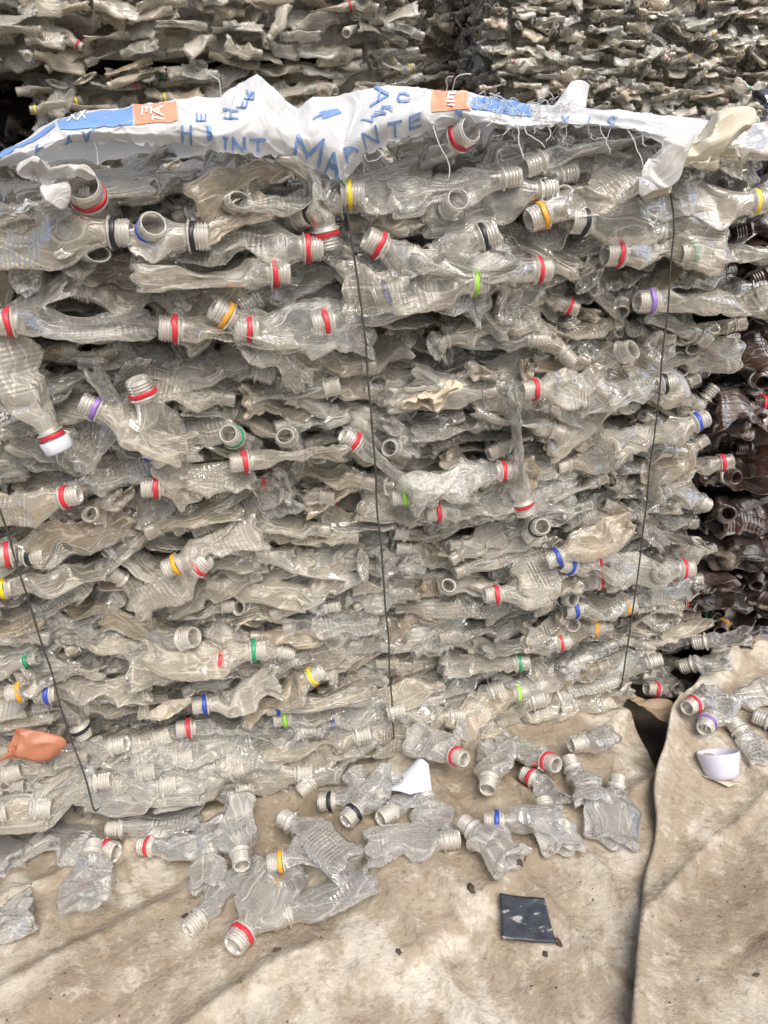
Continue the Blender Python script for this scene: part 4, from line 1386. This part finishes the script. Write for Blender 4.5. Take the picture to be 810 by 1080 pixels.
o = link('white_scoop', mesh_np('white_scoop', np.concatenate([T, T - Z * .002]), np.concatenate([Q, Q[:, ::-1] + n * n, rq]), [M_WHITE]))
tag(o, 'white fan-shaped plastic scoop on the tarpaulin under the middle wire', 'scoop')

# white cup and the paper scrap below it
Pc = on_floor(762, 820, .004)
pr = [(0, .0003), (0, .017), (.002, .0205), (.008, .0225), (.026, .0265), (.032, .0272), (.0335, .0268), (.0335, .0252), (.026, .0245), (.008, .0205), (.004, .017), (.0035, .0003)]
M_CUP = paint('lilac_white_plastic', (.74, .74, .86), .35, .03, .5, .25)
V, Q = lathe(pr, 48)
Rc = axes(np.array([-.05, .72, 1.0]), np.array([0, -1, 0]), 0)
o = link('white_cup', mesh_np('white_cup', V, Q, [M_CUP]), None, mat4(Rc, Pc))
tag(o, 'small bluish white plastic cup standing open on the second tarpaulin', 'cup')
o = link('paper_scrap', sheet('paper_scrap', [on_floor(741, 818, .004), on_floor(756, 822, .004), on_floor(780, 826, .006), on_floor(768, 831, .004)], M_PAPER, 12, .002, 5, .001))
tag(o, 'cream paper scrap lying against the foot of the white cup', 'paper')

# crumbs of dirt
gC = np.random.default_rng(6)
VV, QQ = [], []
b = 0
spots = [(197, 966, 3.5), (546, 908, 5), (538, 911, 4), (552, 906, 3), (497, 938, 5), (586, 992, 3.5), (590, 995, 3), (420, 1003, 3), (308, 942, 3), (575, 1006, 3), (292, 1002, 3), (798, 1028, 2.2)]
spots += [(gC.uniform(0, 810), gC.uniform(880, 1080), gC.uniform(.4, 1.0)) for _ in range(60)]
for (x, y, s) in spots:
    P = on_floor(x, y, .001)
    t = np.linspace(0, PI, 6)
    e = gC.uniform(.5, 1.6); th = gC.uniform(0, 6.28)
    q = lathe(np.stack([-np.cos(t), np.sin(t) + .01], -1), 7)
    V = q[0] * (1 + .3 * gC.normal(0, 1, (len(q[0]), 1)).clip(-1, 1)) * np.array([e, 1 / e, .45]) * s * .0011
    V = V @ np.array([[math.cos(th), math.sin(th), 0], [-math.sin(th), math.cos(th), 0], [0, 0, 1]])
    VV.append(V + P); QQ.append(q[1] + b); b += len(V)
o = link('dirt_crumbs', mesh_np('dirt_crumbs', np.concatenate(VV), np.concatenate(QQ), [M_DIRT]))
tag(o, 'dark dirt crumbs scattered over both tan tarpaulins', 'dirt', None, 'stuff')

# ------------------------------------------------------------------ labels of the pressed bottles
def column_phrase(x, y):
    m, r, l = (float(np.interp(y, *q)) for q in (XM, XRt, XL))
    if x > r + 45: return 'at the bale\'s ragged end'
    if x > r + 8: return 'just right of the end wire'
    if x > r - 45: return 'just left of the end wire'
    if x > m + (r - m) * .55: return 'nearer the end wire'
    if x > m + 50: return 'between middle and end wires'
    if x > m + 6: return 'just right of the middle wire'
    if x > m - 48: return 'just left of the middle wire'
    if l > 12:
        if x < l - 6: return 'left of the slanting wire'
        if x < l + 50: return 'right beside the slanting wire'
    elif x < 45: return 'at the photo\'s left edge'
    if x > l + (m - l) * .58: return 'a span left of the middle wire'
    return 'towards the left'


def row_phrase(v):
    for lim, w_ in ((.09, 'at the foot'), (.20, 'very low'), (.31, 'low'), (.42, 'below mid-height'), (.52, 'at mid-height'), (.61, 'above mid-height'), (.69, 'high'), (.76, 'very high')):
        if v < lim: return w_
    return 'under the sack'


def look(d):
    v = d['var']
    w = 'glassy clear' if v < .1 else 'greyish clear' if v < .35 else 'dusty' if v < .5 else 'beige' if v < .65 else 'tan' if v < .8 else 'milky'
    if d['ribs']: w += ' ribbed'
    return w


def facing(d):
    X = d['X']
    if X @ N > .6: return 'mouth outward'
    if X @ N < -.6: return 'foot outward'
    if abs(X[2]) > .75: return 'neck down' if X[2] < 0 else 'neck up'
    return 'neck right' if X @ U > 0 else 'neck left'


used = set()
pressed = [d for d in BOTTLES if d['where'] == 'bale']
for d in pressed:
    q = d['nk'] if d['ring'] else d['cen']
    d['q'] = q
    u, v = face(*q, .0)
    d['col'], d['row'] = column_phrase(*q), row_phrase(v)
cnt = {}
for d in pressed:
    if d['ring']:
        d['ref'] = f"{d['ring']}-ringed one {d['col']}"
        d['ref2'] = f"{d['ring']}-ringed one {d['row']}, {d['col']}"
        for k in ('ref', 'ref2'): cnt[d[k]] = cnt.get(d[k], 0) + 1
for d in pressed:
    if d['ring']:
        d['uref'] = d['ref'] if cnt[d['ref']] == 1 else d['ref2'] if cnt[d['ref2']] == 1 else None
anchors = [d for d in pressed if d['ring'] and d.get('uref')]


def near(d, lst):
    return sorted((a for a in lst if a is not d), key=lambda a: (a['q'][0] - d['q'][0]) ** 2 + (a['q'][1] - d['q'][1]) ** 2)


def rel(d, a):
    dx, dy = d['q'][0] - a['q'][0], d['q'][1] - a['q'][1]
    dist = math.hypot(dx, dy)
    s = 'just ' if dist < 55 else 'a bit ' if dist < 95 else 'further '
    if abs(dy) > 2.2 * abs(dx): return s + ('below' if dy > 0 else 'above')
    if abs(dx) > 2.2 * abs(dy): return s + ('right of' if dx > 0 else 'left of')
    return s + ('below right of' if dx > 0 and dy > 0 else 'below left of' if dy > 0 else 'above right of' if dx > 0 else 'above left of')


for d in sorted(pressed, key=lambda d: 0 if d['ring'] else 1):
    opts = []
    if d['ring']:
        kind = 'bottle with white cap and' if d['cap'] else 'bottle with'
        opts = [f"{look(d)} {kind} {d['ring']} ring {d['row']}, {d['col']}", f"{look(d)} {kind} {d['ring']} ring, {facing(d)}, {d['row']}, {d['col']}"]
        opts += [f"{look(d)} bottle with {d['ring']} ring, {facing(d)}, {rel(d, a)} the {a['ring']}-ringed one {a['row']}" for a in near(d, anchors)[:5]]
    else:
        for a in near(d, anchors)[:14]:
            opts.append(f"{look(d)} bottle {rel(d, a)} the {a['uref']}")
            opts.append(f"{look(d)} bottle, {facing(d)}, {rel(d, a)} the {a['uref']}")
    opts = [t for t in opts if len(t.split()) <= 16]
    pick = next((t for t in opts if t not in used), opts[-1] if opts else f"{look(d)} crushed bottle {d['row']} in the near bale")
    used.add(pick)
    d['o']['label'] = pick

usedb = set()
for d in BROWN:
    x, y = d['cen']
    w = 'black-brown' if d['var'] < .2 else 'reddish brown' if d['var'] < .5 else 'dark brown' if d['var'] < .6 else 'greyish brown' if d['var'] < .9 else 'pale dusty'
    hgt = ['at the top', 'near the top', 'high up', 'above the middle', 'at the middle', 'below the middle', 'low down', 'near the foot', 'at the foot'][int(min(max((y - 225) / 515 * 9, 0), 8))]
    side = 'beside clear bale' if x < 768 else 'photo\'s edge'
    r_w = f" with {d['ring']} ring" if d['ring'] else ''
    fc = 'mouth outward' if d['X'] @ N3 > .6 else 'foot outward' if d['X'] @ N3 < -.6 else 'neck right' if d['X'][0] > 0 else 'neck left'
    opts = [f"{w} bottle{r_w} {hgt} of the brown bale, {side}", f"{w} bottle{r_w}, {fc}, {hgt} of the brown bale, {side}", f"{w} bottle{r_w}, {fc}, lower, {hgt} of brown bale", f"{w} bottle{r_w}, {fc}, inner, {hgt} of brown bale"]
    opts = [t for t in opts if len(t.split()) <= 16]
    pick = next((t for t in opts if t not in usedb), opts[-1])
    usedb.add(pick)
    tag(d['o'], pick, 'bottle', 'brown bottles in the dark bale')

# ------------------------------------------------------------------ light
SUN_EL, SUN_AZ = math.radians(56), math.radians(155)   # azimuth from +Y towards +X: behind the viewer, a little to the right
w = bpy.data.worlds.new('World')
sc.world = w
w.use_nodes = True
nt_ = w.node_tree
nt_.nodes.clear()
sky = nt_.nodes.new('ShaderNodeTexSky')
sky.sky_type = 'NISHITA'
sky.sun_disc = False
sky.sun_elevation = SUN_EL
sky.sun_rotation = SUN_AZ
sky.air_density = 1.0
sky.dust_density = 5.0
sky.ozone_density = 1.0
bg = nt_.nodes.new('ShaderNodeBackground')
bg.inputs['Strength'].default_value = .13
out = nt_.nodes.new('ShaderNodeOutputWorld')
nt_.links.new(sky.outputs[0], bg.inputs[0])
nt_.links.new(bg.outputs[0], out.inputs[0])
sd = bpy.data.lights.new('sun', 'SUN')
sd.energy = 2.1
sd.angle = math.radians(40)
sd.color = (1.0, .955, .88)
so = bpy.data.objects.new('sun', sd)
COL.objects.link(so)
sdir = Vector((math.sin(SUN_AZ) * math.cos(SUN_EL), math.cos(SUN_AZ) * math.cos(SUN_EL), math.sin(SUN_EL)))
so.rotation_euler = sdir.to_track_quat('Z', 'Y').to_euler()

sc.view_settings.view_transform = 'Standard'
sc.view_settings.look = 'None'
sc.view_settings.gamma = 1
sc.view_settings.use_curve_mapping = False
sc.view_settings.exposure = 0.46
cy = sc.cycles
cy.max_bounces = 7
cy.diffuse_bounces = 3
cy.glossy_bounces = 2
cy.transmission_bounces = 4
cy.transparent_max_bounces = 10
cy.caustics_reflective = False
cy.caustics_refractive = False
cy.use_denoising = True
